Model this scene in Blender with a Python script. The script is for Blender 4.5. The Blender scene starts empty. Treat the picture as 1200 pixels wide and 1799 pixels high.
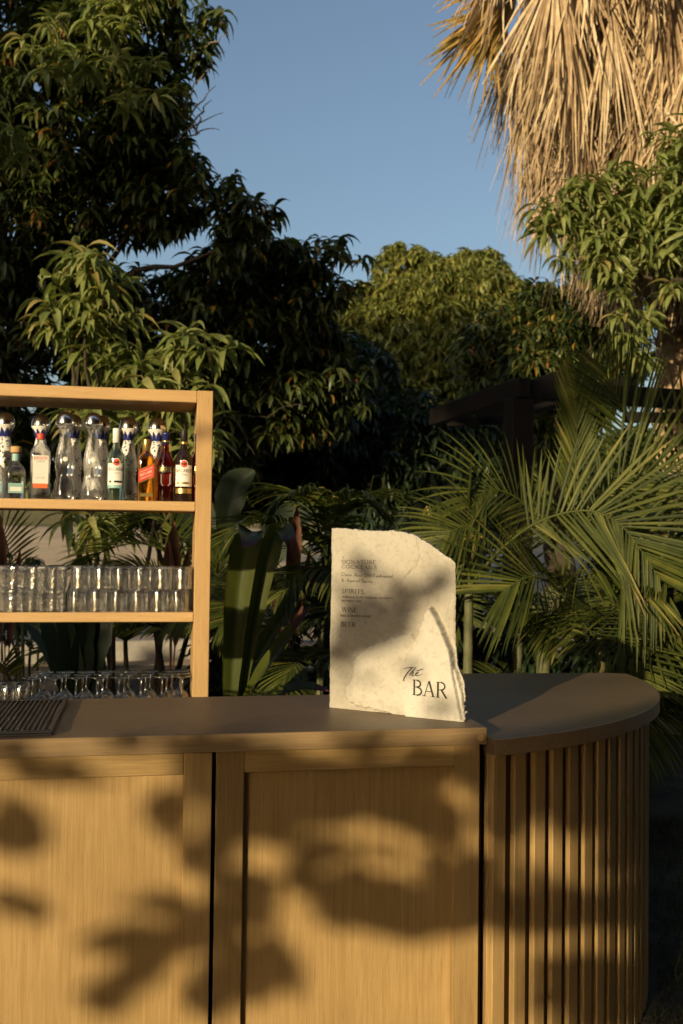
import bpy, math, random
import numpy as np
from mathutils import Vector, Matrix
C = bpy.context.scene.collection
scene = bpy.context.scene
R = math.radians
random.seed(7)
rng = np.random.default_rng(7)

# ---------------------------------------------------------------- camera
EYE = np.array([0.0, 0.0, 1.62]); FPX = 1749.0
_p, _r = R(1.65), R(0.7)
FWD = np.array([0, math.cos(_p), math.sin(_p)])
_u0 = np.array([0, -math.sin(_p), math.cos(_p)]); _r0 = np.array([1.0, 0, 0])
RIGHT = math.cos(_r)*_r0 + math.sin(_r)*_u0
UP = -math.sin(_r)*_r0 + math.cos(_r)*_u0
cam = bpy.data.cameras.new('camera'); camo = bpy.data.objects.new('camera', cam); C.objects.link(camo)
cam.lens = 35.0; cam.sensor_width = 36.0; cam.sensor_fit = 'AUTO'; cam.clip_end = 2000; cam.clip_start = 0.05
M = Matrix.Identity(4)
for i in range(3):
    M[i][0], M[i][1], M[i][2], M[i][3] = RIGHT[i], UP[i], -FWD[i], EYE[i]
camo.matrix_world = M
cam.dof.use_dof = True; cam.dof.focus_distance = 2.95; cam.dof.aperture_fstop = 5.2
scene.camera = camo

# ---------------------------------------------------------------- light
SUN_EL, SUN_AZ = 11.0, 28.5      # degrees; azimuth measured left of straight behind the photographer
SUN = np.array([-math.sin(R(SUN_AZ))*math.cos(R(SUN_EL)), -math.cos(R(SUN_AZ))*math.cos(R(SUN_EL)), math.sin(R(SUN_EL))])
world = bpy.data.worlds.new('World'); scene.world = world; world.use_nodes = True
nt = world.node_tree; bg = nt.nodes['Background']
sky = nt.nodes.new('ShaderNodeTexSky'); sky.sky_type = 'NISHITA'; sky.sun_disc = False
sky.sun_elevation = R(SUN_EL); sky.sun_rotation = math.atan2(SUN[0], SUN[1]); sky.altitude = 100
sky.air_density = 1.0; sky.dust_density = 4.0; sky.ozone_density = 1.3
nt.links.new(sky.outputs[0], bg.inputs[0]); bg.inputs[1].default_value = 0.118
sl = bpy.data.lights.new('sun', 'SUN'); sl.energy = 4.2; sl.angle = R(0.53); sl.color = (1.0, 0.80, 0.475)
so = bpy.data.objects.new('sun', sl); C.objects.link(so)
so.rotation_euler = Vector(SUN).to_track_quat('Z', 'Y').to_euler(); so.location = (-8, -16, 12)
scene.view_settings.view_transform = 'Standard'; scene.view_settings.look = 'None'
scene.view_settings.gamma = 1.0; scene.view_settings.use_curve_mapping = False
scene.view_settings.exposure = 0.48
scene.render.engine = 'CYCLES'
cy = scene.cycles
cy.max_bounces = 24; cy.transmission_bounces = 20; cy.transparent_max_bounces = 24; cy.diffuse_bounces = 3; cy.glossy_bounces = 5
cy.sample_clamp_indirect = 6.0; cy.use_denoising = True; cy.caustics_refractive = False; cy.caustics_reflective = False

# ---------------------------------------------------------------- helpers
def ray(x, y): return FWD*FPX + RIGHT*(x-600.0) + UP*(899.5-y)
def at(x, y, Y):
    d = ray(x, y); return EYE + d*(Y/d[1])
def on_z(x, y, z):
    d = ray(x, y); return EYE + d*((z-EYE[2])/d[2])
def on_plane(x, y, P, n):
    d = ray(x, y); return EYE + d*(np.dot(P-EYE, n)/np.dot(d, n))

def tag(o, label=None, cat=None, group=None, kind=None):
    if label: o['label'] = label
    if cat: o['category'] = cat
    if group: o['group'] = group
    if kind: o['kind'] = kind
    return o
def empty(name, loc=(0, 0, 0), rz=0.0, label=None, cat=None, group=None):
    o = bpy.data.objects.new(name, None); C.objects.link(o); o.location = loc; o.rotation_euler = (0, 0, rz)
    o.empty_display_size = 0.1
    return tag(o, label, cat, group)
def mesh_obj(name, V, F, mat, parent=None, smooth=False, tint=None):
    me = bpy.data.meshes.new(name)
    V = np.asarray(V, dtype=np.float32).reshape(-1, 3)
    if isinstance(F, np.ndarray) and F.ndim == 2:
        n, k = F.shape
        me.vertices.add(len(V)); me.vertices.foreach_set('co', V.ravel())
        me.loops.add(n*k); me.loops.foreach_set('vertex_index', F.astype(np.int32).ravel())
        me.polygons.add(n); me.polygons.foreach_set('loop_start', np.arange(0, n*k, k, dtype=np.int32))
        me.update(calc_edges=True)
    else:
        me.from_pydata([tuple(map(float, v)) for v in V], [], [tuple(int(i) for i in f) for f in F]); me.update()
    if tint is not None:
        a = me.attributes.new('tint', 'FLOAT', 'POINT'); a.data.foreach_set('value', np.asarray(tint, dtype=np.float32))
    if smooth: me.polygons.foreach_set('use_smooth', np.ones(len(me.polygons), dtype=bool))
    for m in (mat if isinstance(mat, (list, tuple)) else [mat]): me.materials.append(m)
    o = bpy.data.objects.new(name, me); C.objects.link(o)
    if parent is not None: o.parent = parent
    return o
def copy_tree(o, parent=None):
    c = o.copy(); C.objects.link(c); c.parent = parent
    for ch in o.children: copy_tree(ch, c)
    return c
class MB:
    def __init__(s): s.v = []; s.f = []; s.t = []
    def add(s, V, F, t=0.5):
        n = len(s.v); s.v.extend([tuple(map(float, p)) for p in V]); s.f.extend([tuple(i+n for i in f) for f in F]); s.t.extend([t]*len(V)); return s
    def box(s, x0, x1, y0, y1, z0, z1, b=0.0):
        if b <= 0:
            V = [(x, y, z) for x in (x0, x1) for y in (y0, y1) for z in (z0, z1)]
            return s.add(V, [(0,1,3,2),(4,6,7,5),(0,4,5,1),(2,3,7,6),(0,2,6,4),(1,5,7,3)])
        V = []; xs, ys, zs = (x0, x1), (y0, y1), (z0, z1)
        idx = {}
        for i in (0, 1):
            for j in (0, 1):
                for k in (0, 1):
                    sx, sy, sz = (1 if i == 0 else -1), (1 if j == 0 else -1), (1 if k == 0 else -1)
                    for ax in range(3):
                        p = [xs[i]+sx*b, ys[j]+sy*b, zs[k]+sz*b]
                        p[ax] = (xs[i], ys[j], zs[k])[ax]
                        idx[i, j, k, ax] = len(V); V.append(p)
        F = []
        I = lambda i, j, k, a: idx[i, j, k, a]
        for s_, fl in ((0, 1), (1, 0)):
            q = [I(s_,0,0,0), I(s_,0,1,0), I(s_,1,1,0), I(s_,1,0,0)]; F.append(q if fl else q[::-1])
            q = [I(0,s_,0,1), I(1,s_,0,1), I(1,s_,1,1), I(0,s_,1,1)]; F.append(q if fl else q[::-1])
            q = [I(0,0,s_,2), I(0,1,s_,2), I(1,1,s_,2), I(1,0,s_,2)]; F.append(q if fl else q[::-1])
        for a in (0, 1):
            for c in (0, 1):
                F.append((I(a,c,0,0), I(a,c,1,0), I(a,c,1,1), I(a,c,0,1)))
                F.append((I(a,0,c,0), I(a,1,c,0), I(a,1,c,2), I(a,0,c,2)))
                F.append((I(0,a,c,1), I(1,a,c,1), I(1,a,c,2), I(0,a,c,2)))
                for e in (0, 1): F.append((I(a,c,e,0), I(a,c,e,1), I(a,c,e,2)))
        return s.add(V, F)
    def prism(s, poly, z0, z1):
        n = len(poly); V = [(x, y, z0) for x, y in poly]+[(x, y, z1) for x, y in poly]
        F = [tuple(range(n))[::-1], tuple(range(n, 2*n))]+[(i, (i+1) % n, n+(i+1) % n, n+i) for i in range(n)]
        return s.add(V, F)
    def lathe(s, prof, seg=24, cx=0, cy=0, z=0, mod=None):
        V = []; F = []; n = len(prof)
        for i, (r, h) in enumerate(prof):
            for k in range(seg):
                a = 2*math.pi*k/seg; rr = max(r, 1e-5)*(mod(a, h) if mod else 1)
                V.append((cx+rr*math.cos(a), cy+rr*math.sin(a), z+h))
        for i in range(n-1):
            for k in range(seg):
                F.append((i*seg+k, i*seg+(k+1) % seg, (i+1)*seg+(k+1) % seg, (i+1)*seg+k))
        return s.add(V, F)
    def tube(s, pts, rad, seg=8, t=0.5, caps=True):
        pts = [np.asarray(p, float) for p in pts]; n = len(pts)
        rad = rad if isinstance(rad, (list, tuple, np.ndarray)) else [rad]*n
        V = []; F = []; up = None
        for i, p in enumerate(pts):
            d = pts[min(i+1, n-1)]-pts[max(i-1, 0)]; d = d/(np.linalg.norm(d)+1e-9)
            if up is None:
                h = np.array([0, 0, 1.0]) if abs(d[2]) < .9 else np.array([1.0, 0, 0])
                up = np.cross(d, h)
            up = up-d*np.dot(up, d); up /= np.linalg.norm(up)+1e-9
            sd = np.cross(d, up)
            for k in range(seg):
                a = 2*math.pi*k/seg; V.append(p+rad[i]*(math.cos(a)*up+math.sin(a)*sd))
        for i in range(n-1):
            for k in range(seg):
                F.append((i*seg+k, i*seg+(k+1) % seg, (i+1)*seg+(k+1) % seg, (i+1)*seg+k))
        if caps: F += [tuple(range(seg))[::-1], tuple(range((n-1)*seg, n*seg))]
        return s.add(V, F, t)
    def build(s, name, mat, parent=None, smooth=False, tint=False):
        return mesh_obj(name, s.v, s.f, mat, parent, smooth, s.t if tint else None)
def box(name, mat, parent, *a, b=0.0015): return MB().box(*a, b=b).build(name, mat, parent)
def smooth_path(pts, n):
    P = np.asarray(pts, float); P = np.vstack([2*P[0]-P[1], P, 2*P[-1]-P[-2]])
    out = []; segs = len(P)-3
    for t in np.linspace(0, segs-1e-6, n):
        i = int(t); f = t-i; a, b, c, d = P[i:i+4]
        out.append(.5*((2*b)+(c-a)*f+(2*a-5*b+4*c-d)*f*f+(3*b-a-3*c+d)*f**3))
    return np.array(out)

# ---------------------------------------------------------------- materials
def new_mat(name):
    m = bpy.data.materials.new(name); m.use_nodes = True
    n = m.node_tree.nodes; return m, n, m.node_tree.links, n['Principled BSDF']
def ramp(n, stops):
    r = n.new('ShaderNodeValToRGB'); e = r.color_ramp.elements
    while len(e) < len(stops): e.new(0.5)
    for i, (p, c) in enumerate(stops): e[i].position = p; e[i].color = (*c, 1)
    return r
def noise(n, l, vec, scale, detail=4, rough=.55, mapping=None, dist=0.0):
    t = n.new('ShaderNodeTexNoise'); t.inputs['Scale'].default_value = scale; t.inputs['Detail'].default_value = detail
    t.inputs['Roughness'].default_value = rough; t.inputs['Distortion'].default_value = dist
    if mapping:
        m = n.new('ShaderNodeMapping'); m.inputs['Scale'].default_value = mapping; l.new(vec, m.inputs['Vector']); vec = m.outputs[0]
    l.new(vec, t.inputs['Vector']); return t
def mixc(n, l, fac, a, b, mode='MIX'):
    m = n.new('ShaderNodeMix'); m.data_type = 'RGBA'; m.blend_type = mode
    if isinstance(fac, float): m.inputs[0].default_value = fac
    else: l.new(fac, m.inputs[0])
    for s, v in ((6, a), (7, b)):
        if isinstance(v, tuple): m.inputs[s].default_value = (*v, 1)
        else: l.new(v, m.inputs[s])
    return m.outputs[2]
def bump(n, l, bs, h, strength, dist):
    b = n.new('ShaderNodeBump'); b.inputs['Strength'].default_value = strength; b.inputs['Distance'].default_value = dist
    l.new(h, b.inputs['Height']); l.new(b.outputs[0], bs.inputs['Normal']); return b
def simple(name, col, rough=.5, metal=0.0, spec=.5, trans=0.0, ior=1.45):
    m, n, l, b = new_mat(name)
    b.inputs['Base Color'].default_value = (*col, 1); b.inputs['Roughness'].default_value = rough; b.inputs['Metallic'].default_value = metal
    b.inputs['Transmission Weight'].default_value = trans; b.inputs['IOR'].default_value = ior; b.inputs['Specular IOR Level'].default_value = spec
    return m
def wood(name, axis, dark, light, rough=.45, spec=.4, coat=0.0, bmp=.12, blotch=.25):
    m, n, l, b = new_mat(name)
    tc = n.new('ShaderNodeTexCoord'); oi = n.new('ShaderNodeObjectInfo')
    add = n.new('ShaderNodeVectorMath'); add.operation = 'ADD'
    sc = n.new('ShaderNodeVectorMath'); sc.operation = 'SCALE'; sc.inputs[3].default_value = 9.0
    cmb = n.new('ShaderNodeCombineXYZ'); l.new(oi.outputs['Random'], cmb.inputs[0]); l.new(oi.outputs['Random'], cmb.inputs[1]); l.new(oi.outputs['Random'], cmb.inputs[2])
    l.new(cmb.outputs[0], sc.inputs[0]); l.new(tc.outputs['Object'], add.inputs[0]); l.new(sc.outputs[0], add.inputs[1])
    vec = add.outputs[0]
    f = [1.0, 1.0, 1.0]; f['xyz'.index(axis)] = 0.02
    fine = noise(n, l, vec, 260, 5, .6, tuple(f))
    f2 = [1.0, 1.0, 1.0]; f2['xyz'.index(axis)] = 0.05
    mid = noise(n, l, vec, 70, 4, .55, tuple(f2), .6)
    pore_f = [1.0, 1.0, 1.0]; pore_f['xyz'.index(axis)] = 0.035
    pore = noise(n, l, vec, 520, 2, .5, tuple(pore_f))
    broad = noise(n, l, vec, 2.2, 3)
    a = n.new('ShaderNodeMath'); a.operation = 'MULTIPLY_ADD'; l.new(mid.outputs[0], a.inputs[0]); a.inputs[1].default_value = .5
    a2 = n.new('ShaderNodeMath'); a2.operation = 'MULTIPLY'; l.new(fine.outputs[0], a2.inputs[0]); a2.inputs[1].default_value = .5
    l.new(a2.outputs[0], a.inputs[2])
    r = ramp(n, [(.34, dark), (.52, tuple(.5*(x+y) for x, y in zip(dark, light))), (.66, light)]); l.new(a.outputs[0], r.inputs[0])
    pr = ramp(n, [(.60, (1, 1, 1)), (.72, (.62, .58, .52))]); l.new(pore.outputs[0], pr.inputs[0])
    c = mixc(n, l, .6, r.outputs[0], pr.outputs[0], 'MULTIPLY')
    br = ramp(n, [(.3, (1-blotch, 1-blotch, 1-blotch*1.1)), (.7, (1, 1, 1))]); l.new(broad.outputs[0], br.inputs[0])
    c = mixc(n, l, 1.0, c, br.outputs[0], 'MULTIPLY')
    tv = n.new('ShaderNodeMapRange'); l.new(oi.outputs['Random'], tv.inputs[0]); tv.inputs[3].default_value = .86; tv.inputs[4].default_value = 1.1
    vs = n.new('ShaderNodeVectorMath'); vs.operation = 'SCALE'; l.new(c, vs.inputs[0]); l.new(tv.outputs[0], vs.inputs[3]); c = vs.outputs[0]
    scuff = noise(n, l, tc.outputs['Object'], 14, 8, .75, (1, 1, 1), 1.2); sr_ = ramp(n, [(.56, (0, 0, 0)), (.70, (1, 1, 1))]); l.new(scuff.outputs[0], sr_.inputs[0])
    l.new(c, b.inputs['Base Color'])
    rr = n.new('ShaderNodeMapRange'); l.new(mid.outputs[0], rr.inputs[0]); rr.inputs[3].default_value = rough-.08; rr.inputs[4].default_value = rough+.08
    ra = n.new('ShaderNodeMath'); ra.operation = 'MULTIPLY_ADD'; l.new(sr_.outputs[0], ra.inputs[0]); ra.inputs[1].default_value = .14; l.new(rr.outputs[0], ra.inputs[2]); l.new(ra.outputs[0], b.inputs['Roughness']); b.inputs['Specular IOR Level'].default_value = spec
    b.inputs['Coat Weight'].default_value = coat; b.inputs['Coat Roughness'].default_value = .25
    bump(n, l, b, fine.outputs[0], bmp, .0012)
    return m
def leaf_mat(name, stops, trans=.28, rough=.38, spec=.45, objvar=.25):
    m, n, l, b = new_mat(name)
    at_ = n.new('ShaderNodeAttribute'); at_.attribute_name = 'tint'
    oi = n.new('ShaderNodeObjectInfo')
    r = ramp(n, stops); l.new(at_.outputs['Fac'], r.inputs[0])
    tc = n.new('ShaderNodeTexCoord'); ns = noise(n, l, tc.outputs['Object'], 9, 3)
    vr = n.new('ShaderNodeMapRange'); l.new(ns.outputs[0], vr.inputs[0]); vr.inputs[1].default_value = .3; vr.inputs[2].default_value = .7
    vr.inputs[3].default_value = 1-objvar; vr.inputs[4].default_value = 1+objvar
    sc = n.new('ShaderNodeVectorMath'); sc.operation = 'SCALE'; l.new(r.outputs[0], sc.inputs[0]); l.new(vr.outputs[0], sc.inputs[3])
    l.new(sc.outputs[0], b.inputs['Base Color']); b.inputs['Roughness'].default_value = rough; b.inputs['Specular IOR Level'].default_value = spec
    if trans > 0:
        tr = n.new('ShaderNodeBsdfTranslucent'); s2 = n.new('ShaderNodeVectorMath'); s2.operation = 'MULTIPLY'
        l.new(sc.outputs[0], s2.inputs[0]); s2.inputs[1].default_value = (1.8, 1.8, 1.1); l.new(s2.outputs[0], tr.inputs[0])
        mx = n.new('ShaderNodeMixShader'); mx.inputs[0].default_value = trans
        l.new(b.outputs[0], mx.inputs[1]); l.new(tr.outputs[0], mx.inputs[2]); l.new(mx.outputs[0], n['Material Output'].inputs[0])
    return m
def rough_mat(name, stops, scale, rough=.9, bscale=None, bstr=.4, bdist=.01, stretch=None):
    m, n, l, b = new_mat(name); tc = n.new('ShaderNodeTexCoord')
    a = noise(n, l, tc.outputs['Object'], scale, 8, .65, stretch); r = ramp(n, stops); l.new(a.outputs[0], r.inputs[0])
    l.new(r.outputs[0], b.inputs['Base Color']); b.inputs['Roughness'].default_value = rough; b.inputs['Specular IOR Level'].default_value = .2
    c = noise(n, l, tc.outputs['Object'], bscale or scale*6, 6, .65, stretch); bump(n, l, b, c.outputs[0], bstr, bdist)
    return m

OAK_D, OAK_L = (.33, .210, .086), (.46, .313, .142)
M_oak_v = wood('oak_vertical', 'z', OAK_D, OAK_L)
M_oak_h = wood('oak_horizontal', 'x', OAK_D, OAK_L)
M_top = wood('counter_veneer', 'x', (.130, .083, .045), (.205, .135, .076), .43, .35, .0, .1)
M_edge = wood('edge_band', 'x', (.25, .165, .085), (.36, .25, .14), .4, .45, .1)
M_pine_h = wood('shelf_wood', 'x', (.46, .285, .125), (.56, .365, .175), .5, .35, 0, .1, .12)
M_pine_v = wood('post_wood', 'z', (.46, .285, .125), (.56, .365, .175), .5, .35, 0, .1, .12)
M_backing = simple('dark_backing', (.035, .022, .012), .8); M_groove = simple('groove_wood', (.15, .09, .04), .7)
M_rubber = simple('black_rubber', (.012, .012, .013), .45)
M_ink = simple('black_ink', (.018, .015, .012), .6)
M_ink2 = simple('faded_ink', (.055, .046, .035), .7)
M_chrome = simple('mirror_metal', (.90, .89, .87), .2, 1.0)
def clear_glass(name, col, see, ior=1.48, gloss=.07, base=.10):
    m = bpy.data.materials.new(name); m.use_nodes = True; n = m.node_tree.nodes; l = m.node_tree.links; n.remove(n['Principled BSDF'])
    a = n.new('ShaderNodeBsdfTransparent'); b = n.new('ShaderNodeBsdfGlass'); b.inputs['Color'].default_value = (*col, 1); a.inputs[0].default_value = (*col, 1); b.inputs['IOR'].default_value = ior; b.inputs['Roughness'].default_value = 0.0
    x = n.new('ShaderNodeMixShader'); x.inputs[0].default_value = see; l.new(b.outputs[0], x.inputs[1]); l.new(a.outputs[0], x.inputs[2]); lw = n.new('ShaderNodeLayerWeight'); lw.inputs[0].default_value = .5; pw = n.new('ShaderNodeMath'); pw.operation = 'POWER'; l.new(lw.outputs['Facing'], pw.inputs[0]); pw.inputs[1].default_value = 4.0; fr = n.new('ShaderNodeMath'); fr.operation = 'MULTIPLY_ADD'; l.new(pw.outputs[0], fr.inputs[0]); fr.inputs[1].default_value = .55; fr.inputs[2].default_value = base; gl = n.new('ShaderNodeBsdfGlossy'); gl.inputs['Roughness'].default_value = gloss
    y = n.new('ShaderNodeMixShader'); l.new(fr.outputs[0], y.inputs[0]); l.new(x.outputs[0], y.inputs[1]); l.new(gl.outputs[0], y.inputs[2]); l.new(y.outputs[0], n['Material Output'].inputs[0]); return m
M_glass = clear_glass('clear_glass', (1, 1, 1), .4); M_thin = clear_glass('thin_glass', (1, 1, 1), .5, 1.25, .10, .20)
M_glassg = clear_glass('green_glass', (.80, .93, .84), .25, 1.4)
M_amber = clear_glass('amber_liquor', (.98, .60, .16), .4, 1.4)
M_red = clear_glass('red_aperitif', (.85, .16, .05), .4, 1.38)
M_dark = simple('dark_rum', (.018, .010, .008), .06, 0, .6)
M_white = simple('white_cap', (.75, .73, .70), .4)
M_label = simple('white_label', (.74, .71, .65), .55)
M_redp = simple('red_print', (.62, .07, .035), .5)
M_orange = simple('orange_print', (.75, .16, .05), .5)
M_blackp = simple('black_print', (.02, .018, .018), .5)
M_gold = simple('gold_foil', (.62, .42, .14), .3, .8)
M_teal = simple('teal_label', (.25, .42, .40), .5)
M_cork = simple('cork_wood', (.50, .30, .12), .7)
M_blue = simple('cobalt_glaze', (.022, .028, .16), .18)
M_grey = simple('grey_label', (.30, .27, .26), .5)
def ceramic():
    m, n, l, b = new_mat('painted_ceramic'); tc = n.new('ShaderNodeTexCoord')
    v = n.new('ShaderNodeTexVoronoi'); v.feature = 'F1'; v.inputs['Scale'].default_value = 95; l.new(tc.outputs['Object'], v.inputs['Vector'])
    big = noise(n, l, tc.outputs['Object'], 22, 2)
    a = ramp(n, [(.30, (1, 1, 1)), (.36, (0, 0, 0))]); l.new(v.outputs['Distance'], a.inputs[0])
    k = ramp(n, [(.47, (0, 0, 0)), (.52, (1, 1, 1))]); l.new(big.outputs[0], k.inputs[0])
    f = mixc(n, l, 1.0, a.outputs[0], k.outputs[0], 'MULTIPLY')
    c = mixc(n, l, f, (.70, .68, .64), (.02, .025, .13)); l.new(c, b.inputs['Base Color']); b.inputs['Roughness'].default_value = .15
    return m
M_ceramic = ceramic()
def stone():
    m, n, l, b = new_mat('cast_stone'); tc = n.new('ShaderNodeTexCoord'); O = tc.outputs['Object']
    a = noise(n, l, O, 5, 8, .6); r = ramp(n, [(.3, (.43, .40, .35)), (.5, (.51, .485, .435)), (.7, (.57, .55, .505))]); l.new(a.outputs[0], r.inputs[0])
    s = noise(n, l, O, 60, 6, .7); r2 = ramp(n, [(.35, (.80, .78, .74)), (.5, (1, 1, 1))]); l.new(s.outputs[0], r2.inputs[0])
    c = mixc(n, l, .7, r.outputs[0], r2.outputs[0], 'MULTIPLY')
    w = n.new('ShaderNodeTexVoronoi'); w.inputs['Scale'].default_value = 70; l.new(O, w.inputs['Vector'])
    r3 = ramp(n, [(.05, (.62, .56, .46)), (.11, (1, 1, 1))]); l.new(w.outputs['Distance'], r3.inputs[0])
    c = mixc(n, l, .25, c, r3.outputs[0], 'MULTIPLY')
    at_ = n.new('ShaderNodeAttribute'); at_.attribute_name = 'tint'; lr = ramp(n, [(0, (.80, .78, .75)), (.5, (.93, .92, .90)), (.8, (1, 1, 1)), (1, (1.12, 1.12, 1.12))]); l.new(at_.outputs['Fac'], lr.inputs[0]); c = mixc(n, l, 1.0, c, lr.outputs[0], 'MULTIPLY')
    l.new(c, b.inputs['Base Color']); b.inputs['Roughness'].default_value = .85; b.inputs['Specular IOR Level'].default_value = .2
    bs = noise(n, l, O, 120, 8, .7); bump(n, l, b, bs.outputs[0], .22, .002)
    return m
M_stone = stone()
G = lambda *s: [(p, c) for p, c in s]
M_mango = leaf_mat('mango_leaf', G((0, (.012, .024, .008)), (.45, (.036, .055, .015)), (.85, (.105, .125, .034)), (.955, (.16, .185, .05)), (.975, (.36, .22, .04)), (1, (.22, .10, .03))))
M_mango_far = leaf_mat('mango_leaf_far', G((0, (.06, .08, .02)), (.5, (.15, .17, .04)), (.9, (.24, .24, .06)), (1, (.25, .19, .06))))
M_mango_lit = leaf_mat('mango_leaf_sunlit', G((0, (.09, .12, .03)), (.5, (.17, .205, .06)), (.95, (.26, .28, .10)), (1, (.32, .24, .08))), .3, .4, .45)  # lighter copy of mango_leaf, with sunlight put into the colour
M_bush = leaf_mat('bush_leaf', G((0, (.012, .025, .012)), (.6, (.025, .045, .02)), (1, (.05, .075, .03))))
M_palm = leaf_mat('palm_leaflet', G((0, (.020, .030, .006)), (.5, (.052, .068, .013)), (.88, (.105, .115, .022)), (.95, (.22, .19, .05)), (1, (.24, .17, .07))), .3, .5, .28)
M_straw = leaf_mat('dry_frond', G((0, (.13, .085, .05)), (.3, (.28, .19, .11)), (.7, (.46, .345, .205)), (1, (.60, .49, .34))), .12, .7, .2)
M_oldfrond = leaf_mat('yellowing_frond', G((0, (.14, .12, .03)), (.5, (.28, .19, .05)), (1, (.42, .26, .07))), .25, .5)
M_cord = leaf_mat('cordyline_leaf', G((0, (.05, .02, .02)), (.4, (.06, .025, .022)), (.8, (.15, .07, .045)), (1, (.24, .13, .07))), .3, .4)
M_strap = leaf_mat('strap_leaf', G((0, (.022, .038, .012)), (.45, (.060, .072, .012)), (.75, (.08, .09, .014)), (.86, (.065, .03, .035)), (1, (.13, .035, .055))), .3, .35, .5, .12)
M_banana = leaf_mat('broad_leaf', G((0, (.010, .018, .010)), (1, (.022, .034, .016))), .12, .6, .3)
M_grass = leaf_mat('grass_blade', G((0, (.02, .035, .012)), (.6, (.045, .065, .02)), (1, (.10, .09, .04))), .2, .6, .2)
M_bark = rough_mat('bark', [(.3, (.035, .026, .02)), (.7, (.09, .07, .05))], 12, .9, 40, .8, .02, (1, 1, .3))
M_twig = simple('grey_twig', (.20, .16, .12), .8)
M_palmbark = rough_mat('palm_bark', [(.3, (.24, .16, .10)), (.5, (.42, .30, .19)), (.7, (.54, .41, .27))], 9, .9, 30, .9, .03)
M_stem = rough_mat('palm_stem', [(.35, (.045, .055, .025)), (.65, (.13, .13, .065))], 6, .6, 40, .1, .002)
M_tan = simple('tan_petiole', (.30, .19, .07), .6)
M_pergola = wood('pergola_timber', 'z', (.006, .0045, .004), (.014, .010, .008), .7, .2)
M_sand = rough_mat('sand', [(.3, (.33, .25, .165)), (.7, (.46, .36, .245))], .8, .95, 8, .6, .05)
M_soil = rough_mat('soil', [(.35, (.035, .026, .018)), (.65, (.085, .065, .045))], 3, .95, 30, .8, .03)
M_conc = rough_mat('concrete', [(.35, (.24, .22, .20)), (.65, (.34, .32, .29))], 4, .9, 60, .3, .005)
M_dryg = rough_mat('dry_grass', [(.35, (.10, .09, .04)), (.65, (.20, .17, .08))], 2, .95, 20, .9, .1)
# ---------------------------------------------------------------- ground
def ss(t): t = np.clip(t, 0, 1); return t*t*(3-2*t)
def gz(X, Y):
    X = np.asarray(X, float); Y = np.asarray(Y, float)
    return 2.1*ss((Y-15)/30)+1.3*ss((Y-46)/12)+.03*np.sin(X*1.1+.3)*np.sin(Y*.9)*np.clip((Y-8)/6, 0, 1)
def sheet(name, xs, ys, dz, mat):
    X, Y = np.meshgrid(xs, ys); V = np.stack([X, Y, gz(X, Y)+dz], -1).reshape(-1, 3); nx = len(xs)
    i = np.arange((len(ys)-1)*nx).reshape(len(ys)-1, nx)[:, :-1].ravel()
    return tag(mesh_obj(name, V, np.stack([i, i+1, i+nx+1, i+nx], 1), mat, None, True), kind='structure')
big = lambda a, b, n: np.concatenate([[-900, -300, -120, -60], np.linspace(a, b, n), [60, 120, 300, 900]])
sheet('ground', big(-40, 40, 81), np.concatenate([[-600, -200, -60], np.linspace(-30, 80, 111), [120, 300, 900]]), 0, M_sand)
sheet('garden_soil', np.linspace(-5.5, 6, 40), np.linspace(4.6, 12.6, 30), .004, M_soil)
sheet('lawn', np.linspace(-11, 9, 60), np.linspace(-22, 5.9, 60), .010, M_soil)  # unseen part behind the camera added to cut light bounced off the sand
sheet('grass_bank', np.linspace(-40, 40, 60), np.linspace(46, 60, 12), .03, M_dryg)
# lawn blades near the curved end of the bar
n = 16000
gx = rng.uniform(.95, 3.4, n); gy = rng.uniform(2.6, 5.9, n)
keep = np.hypot(gx+.167, gy-4.029) > 1.38; gx, gy = gx[keep], gy[keep]; n = len(gx)
a = rng.uniform(0, 6.28, n); h = rng.uniform(.02, .055, n); w = .0025; ln = rng.uniform(-.03, .03, (n, 2))
V = np.empty((n, 3, 3)); V[:, 0] = np.stack([gx-w*np.cos(a), gy-w*np.sin(a), np.full(n, .01)], 1); V[:, 1] = np.stack([gx+w*np.cos(a), gy+w*np.sin(a), np.full(n, .01)], 1)
V[:, 2] = np.stack([gx+ln[:, 0], gy+ln[:, 1], .01+h], 1)
tag(mesh_obj('grass', V, np.arange(3*n).reshape(n, 3), M_grass, tint=np.repeat(rng.random(n), 3)), kind='stuff')
def wall_run(pts, th, h, name, label):
    p = smooth_path([(x, y, 0) for x, y in pts], 40); mb = MB()
    V = []
    for i, q in enumerate(p):
        d = p[min(i+1, 39)]-p[max(i-1, 0)]; d /= np.linalg.norm(d); s = np.array([-d[1], d[0], 0])*th/2; b = gz(q[0], q[1])-.05
        V += [q-s+[0, 0, b], q-s+[0, 0, b+h+.05-.015], q-s*.85+[0, 0, b+h+.05], q+s*.85+[0, 0, b+h+.05], q+s+[0, 0, b+h+.05-.015], q+s+[0, 0, b]]
    F = []
    for i in range(39):
        for k in range(5): F.append((i*6+k, i*6+k+1, i*6+7+k, i*6+6+k))
    F += [tuple(range(6))[::-1], tuple(range(39*6, 40*6))]
    tag(mb.add(V, F).build(name, M_conc), label, 'low wall')
wall_run([(-6.5, 12.2), (-4.4, 12.9), (-2.9, 13.3), (-1.2, 13.6), (.6, 13.2)], .3, .26, 'garden_kerb', 'low pale concrete kerb seen through the lowest shelf gap')
wall_run([(1.2, 9.6), (2.3, 8.9), (3.6, 8.5), (5.4, 8.4)], .25, .36, 'garden_kerb', 'low concrete planter wall behind the rounded bar end')

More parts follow.
